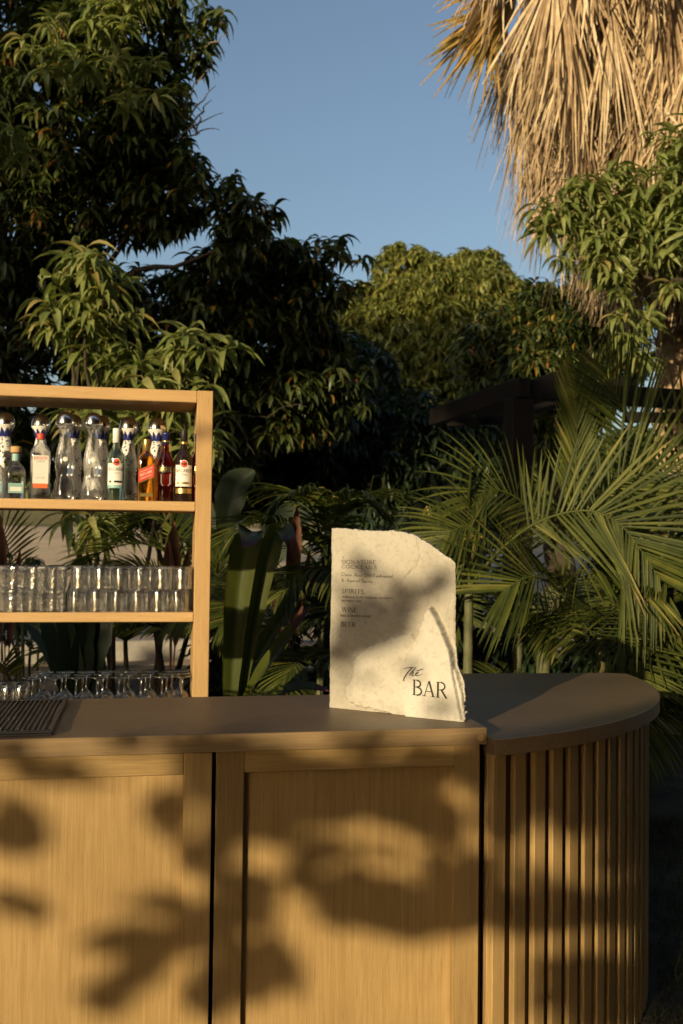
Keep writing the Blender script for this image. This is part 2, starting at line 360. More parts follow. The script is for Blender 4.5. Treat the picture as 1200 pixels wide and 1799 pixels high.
# ---------------------------------------------------------------- bar
YAW = R(11.1); BO = np.array([.416, 2.816, 0.0])
BU = np.array([math.cos(YAW), math.sin(YAW), 0]); BV = np.array([-math.sin(YAW), math.cos(YAW), 0])
def b2w(u, v, z=0.0): return BO+u*BU+v*BV+np.array([0, 0, z])
bar = empty('bar_counter', BO, YAW, 'long oak bar counter with recessed front panels, black ribbed mat on top', 'bar counter')
FV = .016                                              # cabinet face, behind the edge of the top
box('countertop', M_top, bar, -2.28, 0, .003, .64, 1.0525, 1.10, b=.002)
box('edge_band', M_edge, bar, -2.28, 0, 0, .003, 1.0525, 1.0995, b=.0008)
kn = MB().lathe([(0, 0), (.0085, 0), (.0095, -.0004), (.0098, -.001)], 20); kn.v = [(x, z, y) for x, y, z in kn.v]
o = kn.build('wood_plug', M_pine_h, bar); o.location = (-.018, -.0012, 1.072)
for x0, x1 in ((-2.272, -1.518), (-1.512, -.765), (-.754, -.014)):
    box('carcass', M_backing, bar, x0+.003, x1-.003, FV+.0236, .60, .08, 1.0523, b=0)
    lw = .075
    box('stile', M_oak_v, bar, x0, x0+lw, FV, FV+.0235, .06, 1.0523)
    box('stile', M_oak_v, bar, x1-lw, x1, FV, FV+.0235, .06, 1.0523)
    box('rail', M_oak_h, bar, x0+lw+.0005, x1-lw-.0005, FV+.0003, FV+.0235, .992, 1.0523)
    box('rail', M_oak_h, bar, x0+lw+.0005, x1-lw-.0005, FV+.0003, FV+.0235, .06, .135)
    box('panel', M_oak_v, bar, x0+lw+.0005, x1-lw-.0005, FV+.0205, FV+.0233, .1352, .9918, b=0)
box('toe_board', M_backing, bar, -2.27, -.02, .05, .58, 0, .06, b=0)
for u0 in (-.012,): box('gap_shade', M_backing, bar, -.012, .004, .05, .6, .02, 1.05, b=0)  # near-black strip stands in for the shade inside this gap

# rounded end
end = empty('rounded_bar_end', (0, 0, 0), 0, 'rounded fluted bar end with vertical oak slats and lower curved top', 'bar counter')
AC = np.array([-.167, 4.029]); AR = 1.386
def arc(r, a0, a1, n): return [(AC[0]+r*math.cos(a), AC[1]+r*math.sin(a)) for a in np.linspace(R(a0), R(a1), n)]
A0, A1 = -64.3, 8.0
bk = b2w(.003, 1.36)[:2]; fl = arc(AR, A0, A1, 60)
back_r = (fl[-1][0]-.03, fl[-1][1]+.02)
poly = [tuple(b2w(.004, .012)[:2])]+fl+[(1.17, 4.235), (1.13, 4.245), (.5, 4.165), tuple(b2w(.004, 1.30)[:2])]
tp = MB().prism([(x, y) for x, y in poly], 1.0275, 1.073); top_o = tp.build('curved_top', M_top, end)
# edge band around the curve
eb = MB(); e0 = arc(AR+.0006, A0+.03, A1, 80); e1 = arc(AR+.003, A0+.03, A1, 80)
V = []
for (x, y), (x2, y2) in zip(e0, e1): V += [(x, y, 1.0272), (x2, y2, 1.0278), (x2, y2, 1.0724), (x, y, 1.0732)]
F = []
for i in range(79):
    for k in range(3): F.append((4*i+k, 4*i+4+k, 4*i+5+k, 4*i+1+k))
F += [(0, 1, 2, 3), (319, 318, 317, 316)]
eb.add(V, F).build('edge_band', M_edge, end, False)
rs = AR-.034
sp = [tuple(b2w(.012, .075)[:2])]+arc(rs-.0225, A0+1.0, A1-1, 50)+[(1.1, 4.2), (.5, 4.12), tuple(b2w(.012, 1.27)[:2])]
MB().prism(sp, .02, 1.0272).build('slat_backing', M_groove, end)
da = math.degrees(.0752/rs); k = 0; ang = A0+1.75; slat_proto = None
while ang < A1-1:
    if slat_proto is None:
        slat_proto = MB().box(-.022, 0, -.0222, .0222, .015, 1.027, b=.0025).build('slat', M_oak_v, end); s = slat_proto
    else:
        s = slat_proto.copy(); C.objects.link(s)
    a = R(ang); s.location = (AC[0]+rs*math.cos(a), AC[1]+rs*math.sin(a), 0); s.rotation_euler = (0, 0, a)
    ang += da
p = b2w(.028, .033)
o = box('end_strip', M_oak_v, end, -.016, .014, -.01, .03, .015, 1.027); o.location = (p[0], p[1], 0); o.rotation_euler = (0, 0, YAW)

# rubber mat
q0 = on_z(124, 1226, 1.10); q1 = on_z(90, 1292, 1.10)
mat = empty('bar_mat', b2w(0, 0, 1.1), YAW, 'black ribbed rubber bar mat lying at the left end of the counter', 'bar mat')
du = lambda q: float(np.dot(q-BO, BU)); dv = lambda q: float(np.dot(q-BO, BV))
mu = .5*(du(q0)+du(q1)); mv0, mv1 = .035, .575
MB().box(mu-.62, mu, mv0, mv1, .0005, .006, b=.001).build('mat_base', M_rubber, mat)
rim = MB()
rim.box(mu-.62, mu, mv0, mv0+.014, .0062, .0135, b=.002); rim.box(mu-.62, mu, mv1-.014, mv1, .0062, .0135, b=.002)
rim.box(mu-.012, mu, mv0+.0142, mv1-.0142, .0062, .0135, b=.002); rim.box(mu-.62, mu-.608, mv0+.0142, mv1-.0142, .0062, .0135, b=.002)
rim.build('rim', M_rubber, mat)
rib = None; x = mu-.025
for i in range(42):
    if rib is None: rib = MB().box(-.0035, .0035, mv0+.018, mv1-.018, .0062, .0115, b=.0012).build('rib', M_rubber, mat); o = rib
    else: o = rib.copy(); C.objects.link(o)
    o.location = (x, 0, 0); x -= .0138

# ---------------------------------------------------------------- shelf
SY = R(10.2); SO = at(375, 687, 4.06); SO[2] = 0
SU = np.array([math.cos(SY), math.sin(SY), 0]); SV = np.array([-math.sin(SY), math.cos(SY), 0])
SH1, SH2, SH3, STOP = 1.771, 1.322, .845, 2.226
def spx(x, y, v):
    q = on_plane(x, y, SO+v*SV, SV)-SO; return float(np.dot(q, SU)), float(q[2])
def s2w(u, v, z): return SO+u*SU+v*SV+np.array([0, 0, z])
shelf = empty('back_bar_shelf', SO, SY, 'open pale oak shelf unit behind the bar holding bottles and glasses', 'shelf unit')
SD = .34
box('side_post', M_pine_v, shelf, -.065, 0, 0, SD, 0, STOP, b=.003)
box('side_post', M_pine_v, shelf, -1.9, -1.835, 0, SD, 0, STOP, b=.003)
box('top_beam', M_pine_h, shelf, -1.8345, -.0655, .002, SD, STOP-.05, STOP-.001, b=.003)
for z in (SH1, SH2, SH3): box('shelf_board', M_pine_h, shelf, -1.8345, -.0655, .002, SD, z-.039, z, b=.003)
box('plinth', M_pine_h, shelf, -1.8345, -.0655, .03, SD-.03, .0, .1, b=.003)

ORD = ['first', 'second', 'third', 'fourth', 'fifth', 'sixth', 'seventh', 'eighth', 'ninth', 'tenth', 'eleventh', 'twelfth']
# tumblers
def tumbler_prof(r, h):
    w = .0028
    return [(r-w, 0), (r, .0005), (r+.0005, .004), (r, h*.35), (r*.985, h*.82), (r*.93, h*.94), (r*.80, h), (0, h-.001)], \
           [(0, h-.014), (r*.72, h-.014), (r-w-.004, h-.022), (r-w, h*.55), (r-w, 0)]
def tumbler(name, r, h, mod=None, seg=28):
    o_, i_ = tumbler_prof(r, h); prof = o_+i_
    mb = MB()
    n_out = len(o_)
    V = []; F = []
    for idx, (rr, z) in enumerate(prof):
        for k in range(seg):
            a = 2*math.pi*k/seg; q = rr*(mod(a, z) if (mod and 1 < idx < 5) else 1); q = max(q, 1e-4)
            V.append((q*math.cos(a), q*math.sin(a), z))
    for i in range(len(prof)-1):
        for k in range(seg): F.append((i*seg+k, i*seg+(k+1) % seg, (i+1)*seg+(k+1) % seg, (i+1)*seg+k))
    return mb.add(V, F).build(name, M_thin, None, True)
def cut_tumbler(name, r, h):
    seg = 48; zs = np.linspace(.004, h*.93, 13); prof = [(r-.003, 0), (r, .0005)]
    mb = MB(); V = []; F = []
    rows = [(r-.003, 0, 0), (r, .001, 0)]+[(r, z, 1) for z in zs]+[(r*.9, h*.985, 0), (r*.6, h, 0), (0, h-.001, 0), (0, h-.016, 0), (r*.7, h-.016, 0), (r-.005, h-.026, 0), (r-.0045, h*.4, 0), (r-.003, 0, 0)]
    for rr, z, c in rows:
        for k in range(seg):
            a = 2*math.pi*k/seg; q = rr
            if c:
                d = abs(((k/seg*10+z/h*3) % 1)-.5)+abs(((k/seg*10-z/h*3) % 1)-.5); q = rr*(.985+.045*(d-.5))
            q = max(q, 1e-4); V.append((q*math.cos(a), q*math.sin(a), z))
    for i in range(len(rows)-1):
        for k in range(seg): F.append((i*seg+k, i*seg+(k+1) % seg, (i+1)*seg+(k+1) % seg, (i+1)*seg+k))
    return mb.add(V, F).build(name, M_thin, None, False)
plain = tumbler('tumbler', .0415, .0915, lambda a, z: 1-.03*abs(math.sin(6*a)), 48); cut = cut_tumbler('cut_tumbler', .0405, .0915)
used = set()
def put(proto, loc, label, cat, group, rz=0.0):
    if proto.name in used: o = proto.copy(); C.objects.link(o)
    else: o = proto; used.add(proto.name)
    o.location = loc; o.rotation_euler = (0, 0, rz); return tag(o, label, cat, group)
for row, v in ((0, .052), (1, .145)):
    where = 'in the front row' if row == 0 else 'in the row behind'
    for lay, xs, y in ((0, (315, 281, 245, 208, 172, 136), 1073), (1, (321, 287, 250, 213, 179, 143), 1034)):
        for i, x in enumerate(xs):
            u, _ = spx(x, y, v); z = SH2+.0004+lay*.0919
            put(plain, s2w(u+row*.008+random.uniform(-.002, .002), v+random.uniform(-.003, .003), z), f"plain upturned rocks glass, {ORD[i]} from the post, {'lower' if lay == 0 else 'upper'} layer {where}", 'glass', 'upturned rocks glasses on the middle shelf', random.uniform(0, 6))
    for lay, xs, y in ((0, (95, 59, 25, -9), 1073), (1, (97, 62, 27, -8), 1034)):
        for i, x in enumerate(xs):
            u, _ = spx(x, y, v)
            put(cut, s2w(u+row*.006, v+random.uniform(-.002, .002), SH2+.0004+lay*.0919), f"cut crystal tumbler, {ORD[i]} from the plain glasses, {'lower' if lay == 0 else 'upper'} layer {where}", 'glass', 'upturned cut crystal tumblers on the middle shelf', random.uniform(0, 6))
# wine glasses, upside down
WH = .212
def wine():
    o_ = [(.0295, 0), (.0305, .0005), (.034, .02), (.0395, .055), (.0412, .078), (.0390, .098), (.0300, .117), (.0170, .130), (.0065, .139), (.0040, .150), (.0036, .178), (.0045, .196), (.009, .204), (.024, .2075), (.0365, .2095), (.038, .2105), (.0365, WH), (0, WH-.0006)]
    i_ = [(.0293, 0), (.0327, .02), (.0383, .055), (.0400, .078), (.0378, .097), (.0285, .1150), (.015, .126), (0, .129)]
    seg = 28; prof = i_[::-1]+o_; V = []; F = []
    for rr, z in prof:
        for k in range(seg):
            a = 2*math.pi*k/seg; V.append((max(rr, 1e-4)*math.cos(a), max(rr, 1e-4)*math.sin(a), z))
    for i in range(len(prof)-1):
        for k in range(seg): F.append((i*seg+k, i*seg+(k+1) % seg, (i+1)*seg+(k+1) % seg, (i+1)*seg+k))
    return MB().add(V, F).build('wine_glass', M_thin, None, True)
wg = wine()
for row, (v, xs) in enumerate(((.06, (322, 285, 248, 209, 172, 134, 97, 57)), (.15, (331, 293, 256, 219, 181, 146, 109, 71)), (.235, (339, 302, 264, 226, 188, 152, 116, 79)))):
    for i, x in enumerate(xs):
        u, _ = spx(x, 1172, v)
        if u > -.105: u = -.105-.002*row
        put(wg, s2w(u, v+random.uniform(-.004, .004), SH3+.0004), f"upturned stemmed wine glass, {ORD[i]} from the post in the {('front', 'middle', 'back')[row]} row", 'wine glass', 'upturned wine glasses on the lowest shelf', random.uniform(0, 6))
small = tumbler('shot_tumbler', .031, .185, None, 24)
for row, v in ((0, .06), (1, .14)):
    for i, x in enumerate((38, 14, -10)):
        u, _ = spx(x+row*3, 1190, v)
        put(small, s2w(u, v, SH3+.0004), f"tall upturned highball glass beside the wine glasses, {ORD[i]} from them in the {('front', 'back')[row]} row", 'glass', 'highball glasses on the lowest shelf', random.uniform(0, 6))

# ---------------------------------------------------------------- lettering
def text_mesh(body, size, sx=1.0):
    cu = bpy.data.curves.new('t', 'FONT'); cu.body = body; cu.size = size; cu.resolution_u = 3
    ob = bpy.data.objects.new('t', cu); C.objects.link(ob)
    dg = bpy.context.evaluated_depsgraph_get(); me = ob.evaluated_get(dg).to_mesh()
    V = np.array([v.co[:] for v in me.vertices]).reshape(-1, 3); F = [tuple(p.vertices) for p in me.polygons]
    ob.evaluated_get(dg).to_mesh_clear(); bpy.data.objects.remove(ob); bpy.data.curves.remove(cu)
    V[:, 0] *= sx; return V[:, :2], F
def fit_text(body, width, height):
    V, F = text_mesh(body, 1.0); lo, hi = V.min(0), V.max(0)
    return (V-lo)/(hi-lo)*[width, height], F
def wrap(V2, r, z0, lift=.0006):          # flat x,y -> round a cylinder, facing -y
    a = V2[:, 0]/r; rr = r+lift
    return np.stack([rr*np.sin(a), -rr*np.cos(a), z0+V2[:, 1]], 1)
def patch(w, h, nx=10, ny=2): # rectangle grid centred in x
    xs = np.linspace(-w/2, w/2, nx+1); ys = np.linspace(0, h, ny+1); V = np.array([(x, y) for y in ys for x in xs])
    F = [(j*(nx+1)+i, j*(nx+1)+i+1, (j+1)*(nx+1)+i+1, (j+1)*(nx+1)+i) for j in range(ny) for i in range(nx)]
    return V, F
def disc(r, n=20): return np.array([(0, 0)]+[(r*math.cos(2*math.pi*k/n), r*math.sin(2*math.pi*k/n)) for k in range(n)]), [(0, k+1, (k+1) % n+1) for k in range(n)]
def on_round(par, name, VF, r, z0, mat, lift, dx=0.0):
    V, F = VF; V = V+[dx, 0]; return mesh_obj(name, wrap(V, r, z0, lift), F, mat, par)
def on_flat(par, name, VF, y, x0, z0, mat):
    V, F = VF; return mesh_obj(name, np.stack([V[:, 0]+x0, np.full(len(V), y), V[:, 1]+z0], 1), F, mat, par)
def centred(VF): V, F = VF; return V-[(V[:, 0].min()+V[:, 0].max())/2, 0], F

# ---------------------------------------------------------------- bottles
def place(root, px, v, z=SH1): 
    u, _ = spx(px, 860, v); p = s2w(u, v, z+.0004); root.location = p
    root.rotation_euler = (0, 0, math.atan2(p[1], p[0])-math.pi/2+.04); return root
def talavera(kind):
    t = empty('decanter_bottle', (0, 0, 0))
    body = [(0, .0006), (.040, 0), (.0425, .004), (.042, .022), (.037, .058), (.0305, .088), (.0300, .094), (.0325, .108), (.0355, .132), (.0350, .150), (.0300, .185), (.0225, .218), (.0185, .240)]
    cap = [(.0185, .2402), (.0235, .262), (.030, .2775), (.0345, .284), (.0352, .287)]
    dome = [(.0354, .2872), (.0358, .290), (.0345, .303), (.0300, .3175), (.0220, .3285), (.0110, .3345), (0, .3362)]
    if kind == 'ceramic':
        MB().lathe(body+[(0, .2401)], 28).build('body', M_ceramic, t, True)
        MB().lathe(cap, 28).build('stopper', M_white, t, True)
        mb = MB()        # blue petals running up the stopper
        for k in range(9):
            a0 = 2*math.pi*k/9; hw = math.pi/9
            V = [(.0188*math.cos(a0-hw), .0188*math.sin(a0-hw), .2405), (.0188*math.cos(a0+hw), .0188*math.sin(a0+hw), .2405),
                 (.0238*math.cos(a0+hw*.85), .0238*math.sin(a0+hw*.85), .260), (.0315*math.cos(a0), .0315*math.sin(a0), .2775), (.0238*math.cos(a0-hw*.85), .0238*math.sin(a0-hw*.85), .260),
                 (.0248*math.cos(a0), .0248*math.sin(a0), .260)]
            mb.add([(x*1.035, y*1.035, z) for x, y, z in V], [(0, 1, 5), (1, 2, 5), (2, 3, 5), (3, 4, 5), (4, 0, 5)])
        mb.build('petal_collar', M_blue, t)
        on_round(t, 'medallion', disc(.011), .0352, .142, M_white, .0012); on_round(t, 'medallion_mark', disc(.0055, 8), .0352, .142, M_grey, .0018)
    else:
        MB().lathe(body+[(.0185, .2402)]+[(0, .2402)], 32).build('body', M_glass, t, True)
        MB().lathe([(0, .2405)]+cap+[(0, .287)], 12).build('stopper', M_glass, t, False)
        V = []
        for rr in (.011, .0075):
            V.append(rr)
        on_round(t, 'medallion', disc(.009), .0352, .152, M_label, .0012)
    MB().lathe([(0, .2871)]+dome, 28).build('dome_cap', M_chrome, t, True)
    return t
cer = talavera('ceramic'); clr = talavera('clear')
def place_copy(proto, first, px, v, label, group):
    r = proto if first else copy_tree(proto); tag(r, label, 'bottle', group); r.scale = (1.1, 1.1, 1.065); return place(r, px, v)
GC = 'white and blue ceramic decanter bottles on the top shelf'
for i, (px, v, lab) in enumerate(((7, .16, 'white and blue ceramic decanter with silver dome cap at the far left edge'), (70, .18, 'white and blue ceramic decanter standing behind the red capped gin bottle'),
    (127, .16, 'white and blue ceramic decanter half hidden behind the left clear glass decanter'), (176, .16, 'white and blue ceramic decanter half hidden behind the right clear glass decanter'),
    (224, .17, 'white and blue ceramic decanter behind the white capped rum bottle'), (274, .17, 'white and blue ceramic decanter behind the red labelled whisky bottle'))):
    place_copy(cer, i == 0, px, v, lab, GC)
place_copy(clr, True, 113, .065, 'clear glass decanter with silver dome cap beside the gin bottle', 'clear glass decanters on the top shelf')
place_copy(clr, False, 162, .065, 'clear glass decanter with silver dome cap left of the white capped rum', 'clear glass decanters on the top shelf')

def squat(label, px, v):
    t = tag(empty('tequila_bottle'), label, 'bottle'); 
    mb = MB(); seg = 32
    def sq(a, h): return 1.0/ (abs(math.cos(a))**5+abs(math.sin(a))**5)**(1/5.) if h < .135 else 1.0
    mb.lathe([(0, .0006), (.036, 0), (.0385, .004), (.0385, .095), (.0375, .112), (.030, .128), (.018, .140), (.0145, .150), (.0145, .185), (0, .1852)], seg, mod=sq).build('body', M_glass, t, True)
    MB().lathe([(.0150, .152), (.0152, .153), (.0152, .180), (.0150, .181)], 24).build('neck_band', M_teal, t, True)
    MB().lathe([(0, .1854), (.0205, .1856), (.0212, .188), (.0212, .208), (.0200, .2105), (0, .2108)], 24).build('cork_cap', M_cork, t, True)
    on_flat(t, 'label', patch(.058, .040, 2), -.0396, 0, .022, M_teal); on_flat(t, 'label_strip', patch(.044, .017, 2), -.0401, 0, .030, M_label)
    return place(t, px, v)
squat('squat clear tequila bottle with cork top and teal label', 27, .07)
squat('squat clear bottle cut off by the left edge of the photograph', -11, .06)

def gin():
    t = tag(empty('gin_bottle'), 'rectangular clear gin bottle with red cap and white label', 'bottle')
    mb = MB(); V = []; F = []; seg = 32
    rows = [(.034, .026, 0), (.0365, .028, .004), (.0395, .030, .17), (.0385, .029, .190), (.030, .025, .208), (.0165, .0165, .222), (.0135, .0135, .228), (.0135, .0135, .240)]
    for a_, b_, z in rows:
        for k in range(seg):
            a = 2*math.pi*k/seg; e = 6 if z < .2 else 2.5
            s_ = (abs(math.cos(a))**e+abs(math.sin(a))**e)**(-1/e); V.append((a_*s_*math.cos(a), b_*s_*math.sin(a), z))
    for i in range(len(rows)-1):
        for k in range(seg): F.append((i*seg+k, i*seg+(k+1) % seg, (i+1)*seg+(k+1) % seg, (i+1)*seg+k))
    F += [tuple(range(seg))[::-1], tuple(range((len(rows)-1)*seg, len(rows)*seg))]
    mb.add(V, F).build('body', M_glass, t, True)
    MB().lathe([(0, .2405), (.0150, .2406), (.0158, .243), (.0155, .263), (.0145, .265), (0, .2652)], 24).build('cap', M_redp, t, True)
    on_flat(t, 'label', patch(.060, .115, 2), -.0312, 0, .060, M_label)
    on_flat(t, 'red_band', patch(.056, .018, 2), -.0313, 0, .044, M_orange)
    V, F = centred(fit_text('BEEFEATER', .052, .012)); on_flat(t, 'lettering', (V, F), -.0316, 0, .158, M_redp)
    V, F = centred(fit_text('LONDON', .030, .006)); on_flat(t, 'lettering', (V, F), -.0316, 0, .148, M_grey)
    V, F = centred(fit_text('DRY GIN', .034, .006)); on_flat(t, 'lettering', (V, F), -.0316, 0, .082, M_grey)
    return place(t, 70, .062)
gin()

def rum(label, px, v, mglass, mcap, white):
    t = tag(empty('rum_bottle'), label, 'bottle'); r = .0375
    MB().lathe([(0, .0006), (r-.003, 0), (r, .004), (r, .168), (r-.002, .182), (r-.012, .200), (.0165, .212), (.0140, .225), (.0135, .270), (0, .2702)], 32).build('body', mglass, t, True)
    MB().lathe([(.0142, .236), (.0150, .2365), (.0150, .292), (.0142, .295), (0, .2952)], 24).build('cap', mcap, t, True)
    on_round(t, 'label', centred(patch(.078, .088, 14)), r, .062, M_label, .0004)
    if not white:
        on_round(t, 'gold_band', centred(patch(.076, .020, 14)), r, .034, M_gold, .0004)
        MB().lathe([(.0152, .237), (.0155, .238), (.0155, .246), (.0152, .247)], 24).build('gold_collar', M_gold, t, True)
    else:
        on_round(t, 'green_band', centred(patch(.076, .012, 14)), r, .050, M_teal, .0004)
    V, F = disc(.0165, 28); on_round(t, 'emblem', (V, F), r, .154, M_label, .0005)
    V, F = disc(.0138, 28); on_round(t, 'emblem', (V, F), r, .154, M_redp, .0009)
    bat = np.array([(0, .004), (.003, .002), (.009, .005), (.0105, -.001), (.006, -.0015), (.003, -.005), (0, -.003), (-.003, -.005), (-.006, -.0015), (-.0105, -.001), (-.009, .005), (-.003, .002), (0, 0)])
    on_round(t, 'bat_emblem', (bat, [(12, (i+1) % 12, i) for i in range(12)]), r, .154, M_blackp, .0013)
    V, F = centred(fit_text('BACARDI', .066, .0135)); on_round(t, 'lettering', (V, F), r, .120, M_blackp, .0008)
    V, F = centred(fit_text('SUPERIOR' if white else 'NEGRA', .03, .005)); on_round(t, 'lettering', (V, F), r, .108, M_grey if white else M_gold, .0008)
    for dx, w in ((-.024, .010), (.008, .034)):
        V, F = patch(w, .008, 6, 1); on_round(t, 'label_ornament', (V, F), r, .072, M_blackp if white else M_gold, .0008, dx)
    return place(t, px, v)
rum('white rum bottle with white cap, red emblem and white label', 203, .06, M_glassg, M_white, True)
rum('dark rum bottle with black glass, red emblem and gold band', 322, .058, M_dark, M_blackp, False)

def whisky():
    t = tag(empty('whisky_bottle'), 'square amber whisky bottle with slanted red label', 'bottle')
    def sq(a, h): return (abs(math.cos(a))**6+abs(math.sin(a))**6)**(-1/6.) if h < .19 else 1.0
    MB().lathe([(0, .0006), (.0300, 0), (.0325, .004), (.0325, .165), (.0305, .180), (.0200, .198), (.0150, .206), (.0140, .222), (0, .2222)], 32, mod=sq).build('body', M_amber, t, True)
    MB().lathe([(.0142, .206), (.0152, .207), (.0150, .252), (.0142, .255), (0, .2552)], 24).build('cap', M_gold, t, True)
    y = -.0331; sh = .42
    V, F = patch(.062, .050, 2, 1); V = V.copy(); V[:, 1] += (V[:, 0])*sh; on_flat(t, 'slanted_label', (V, F), y, 0, .088, M_redp)
    for z0 in (.0835, .138): V, F = patch(.062, .003, 2, 1); V = V.copy(); V[:, 1] += V[:, 0]*sh; on_flat(t, 'label_border', (V, F), y-.0002, 0, z0, M_gold)
    for txt, w, h, z0 in (('JOHNNIE WALKER', .050, .006, .124), ('RED LABEL', .048, .0105, .109), ('BLENDED SCOTCH', .042, .006, .096)):
        V, F = centred(fit_text(txt, w, h)); V = V.copy(); V[:, 1] += V[:, 0]*sh; on_flat(t, 'lettering', (V, F), y-.0005, 0, z0, M_label)
    on_flat(t, 'foot_label', patch(.050, .014, 2, 1), y, 0, .018, M_gold)
    return place(t, 256, .062)
whisky()
def aperitif(label, px, v):
    t = tag(empty('aperitif_bottle'), label, 'bottle'); r = .0335
    MB().lathe([(0, .0006), (r-.003, 0), (r, .004), (r, .125), (r+.0005, .150), (r-.004, .170), (.022, .190), (.0155, .205), (.0135, .222), (.0125, .262), (0, .2622)], 32).build('body', M_red, t, True)
    MB().lathe([(.0128, .236), (.0136, .2365), (.0138, .272), (.0150, .273), (.0150, .282), (.0140, .284), (0, .2842)], 24).build('cap', M_blue, t, True)
    MB().lathe([(.0139, .244), (.0142, .2445), (.0142, .250), (.0139, .2505)], 24).build('neck_ring', M_gold, t, True)
    on_round(t, 'label', centred(patch(.062, .026, 12)), r, .118, M_blackp, .0005)
    V, F = centred(fit_text('APEROL', .054, .017)); on_round(t, 'lettering', (V, F), r, .1225, M_orange if False else M_gold, .0010)
    V = np.array([(-.020, .050), (.020, .050), (.019, .012), (.013, .002), (-.013, .002), (-.019, .012)]); on_round(t, 'shield_label', (V, [(0, 1, 2, 5), (2, 3, 4, 5)]), r, .062, M_grey, .0016)
    return place(t, px, v)
aperitif('orange red aperitif bottle with blue cap between whisky and dark rum', 290, .06)
aperitif('orange red aperitif bottle half hidden behind the shelf post', 347, .085)
# ---------------------------------------------------------------- stone sign
SE = np.array([.893, -.449, 0]); SE /= np.linalg.norm(SE); SN = np.array([SE[1], -SE[0], 0]); SB = np.array([-.032, 3.118, 1.1005])
def sg(x, y):
    q = on_plane(x, y, SB, SN)-SB; return np.array([np.dot(q, SE), q[2]])
def sgs(P): return np.array([sg(*p) for p in P])
sign = empty('stone_sign', SB, math.atan2(SE[1], SE[0]), 'broken edged white stone slab with drinks menu and the bar name', 'sign')
def noise1(x, seed, amp, f):
    r_ = np.random.default_rng(seed); out = np.zeros_like(x)
    for k in range(7): out += amp/(1.5**k)*np.sin(x*f*(1.9**k)+r_.uniform(0, 6.28))
    return out
NX, NY = 230, 300
topP = sgs([(582, 928), (600, 928), (640, 932), (670, 933), (690, 932), (706, 935), (722, 938), (733, 944), (745, 951), (760, 961), (775, 971), (787, 979), (795, 985), (800, 990), (806, 997)])
rightP = sgs([(819, 1267), (818, 1254), (816, 1236), (815, 1215), (814, 1200), (812, 1190), (803, 1173), (801.5, 1165), (800.5, 1140), (800, 1100), (800.5, 1040), (799.5, 1000), (799, 980), (799, 940)])
leftP = sgs([(578, 1244), (579, 1150), (580, 1080), (582, 990), (582, 925)])
botP = sgs([(576, 1243), (600, 1245), (650, 1250), (700, 1255.5), (716, 1257), (720, 1257.5), (760, 1261), (820, 1267)])
s, t = np.meshgrid(np.linspace(0, 1, NX), np.linspace(0, 1, NY))
x = s*.43; y = t*.5
for _ in range(14):
    tp_ = np.interp(x, topP[:, 0], topP[:, 1]); tp_ += noise1(x, 3, .0007, 160)*ss((x-.03)/.05)
    bt = np.interp(x, botP[:, 0], botP[:, 1]); bt = np.maximum(bt*0, 0)
    y = bt+t*(tp_-bt)
    lf = np.interp(y, leftP[:, 1], leftP[:, 0])+noise1(y, 5, .0004, 60); rt = np.interp(y, rightP[:, 1], rightP[:, 0])+noise1(y, 8, .0005, 180)
    x = lf+s*(rt-lf)
def sdist(poly, X, Y):     # signed distance, inside positive
    P = np.asarray(poly); n = len(P); d = np.full(X.shape, 1e9); ins = np.zeros(X.shape, bool)
    for i in range(n):
        a, b = P[i], P[(i+1) % n]; e = b-a; wx, wy = X-a[0], Y-a[1]
        h = np.clip((wx*e[0]+wy*e[1])/(e@e), 0, 1); d = np.minimum(d, np.hypot(wx-h*e[0], wy-h*e[1]))
        c = ((a[1] <= Y) != (b[1] <= Y)) & (X < (b[0]-a[0])*(Y-a[1])/(b[1]-a[1]+1e-12)+a[0]); ins ^= c
    return np.where(ins, d, -d)
def ldist(P, X, Y):
    d = np.full(X.shape, 1e9)
    for a, b in zip(P[:-1], P[1:]):
        e = b-a; wx, wy = X-a[0], Y-a[1]; h = np.clip((wx*e[0]+wy*e[1])/(e@e), 0, 1); d = np.minimum(d, np.hypot(wx-h*e[0], wy-h*e[1]))
    return d
R1 = sgs([(757, 1067), (751, 1080), (742, 1108), (735, 1122), (722, 1146), (709, 1166), (704, 1182), (703, 1196), (707, 1215), (715, 1238), (718, 1265), (830, 1275), (818, 1262), (816, 1235), (806, 1196), (800, 1172), (793, 1142), (778, 1103), (766, 1078)])
R2 = sgs([(724, 1111), (690, 1121), (655, 1135), (634, 1145), (624, 1158), (620, 1180), (617, 1196), (608, 1208), (608, 1220), (617, 1233), (630, 1240), (660, 1246), (716, 1262), (730, 1240), (720, 1190), (735, 1140)])
GR = sgs([(755, 1066), (764, 1072), (782, 1105), (797, 1140), (806, 1175), (812, 1200), (820, 1262), (812, 1200), (802, 1172), (800, 1142), (787, 1108), (768, 1070), (760, 1064)])
w1 = noise1(x+y*.7, 11, .0012, 140)+noise1(y-x*.5, 12, .0010, 170)
d1 = sdist(R1, x, y)+w1*.7; d2 = sdist(R2, x, y)+w1*1.2
e1 = ss((d1+.0018)/.0036); e2 = ss((d2+.002)/.006)
hgt = np.zeros_like(x)
hgt += .013*e2*(.65+.35*ss(d2/.03))
hgt = np.maximum(hgt, .026*e1)
gr = sdist(GR[:7], x, y)
strip = sgs([(758, 1066), (769, 1071), (790, 1108), (799.5, 1135), (803, 1172), (815, 1200), (822, 1264), (815, 1264), (800, 1190), (793, 1142), (778, 1103), (766, 1078)])
hgt -= .017*ss((sdist(strip, x, y)+.001)/.002)
c1 = sgs([(700, 936), (716, 941), (731, 943), (734, 954), (736, 966), (739, 975), (734, 987), (732, 994), (727, 998), (716, 1009), (709, 1017), (702, 1022), (700, 1030)])
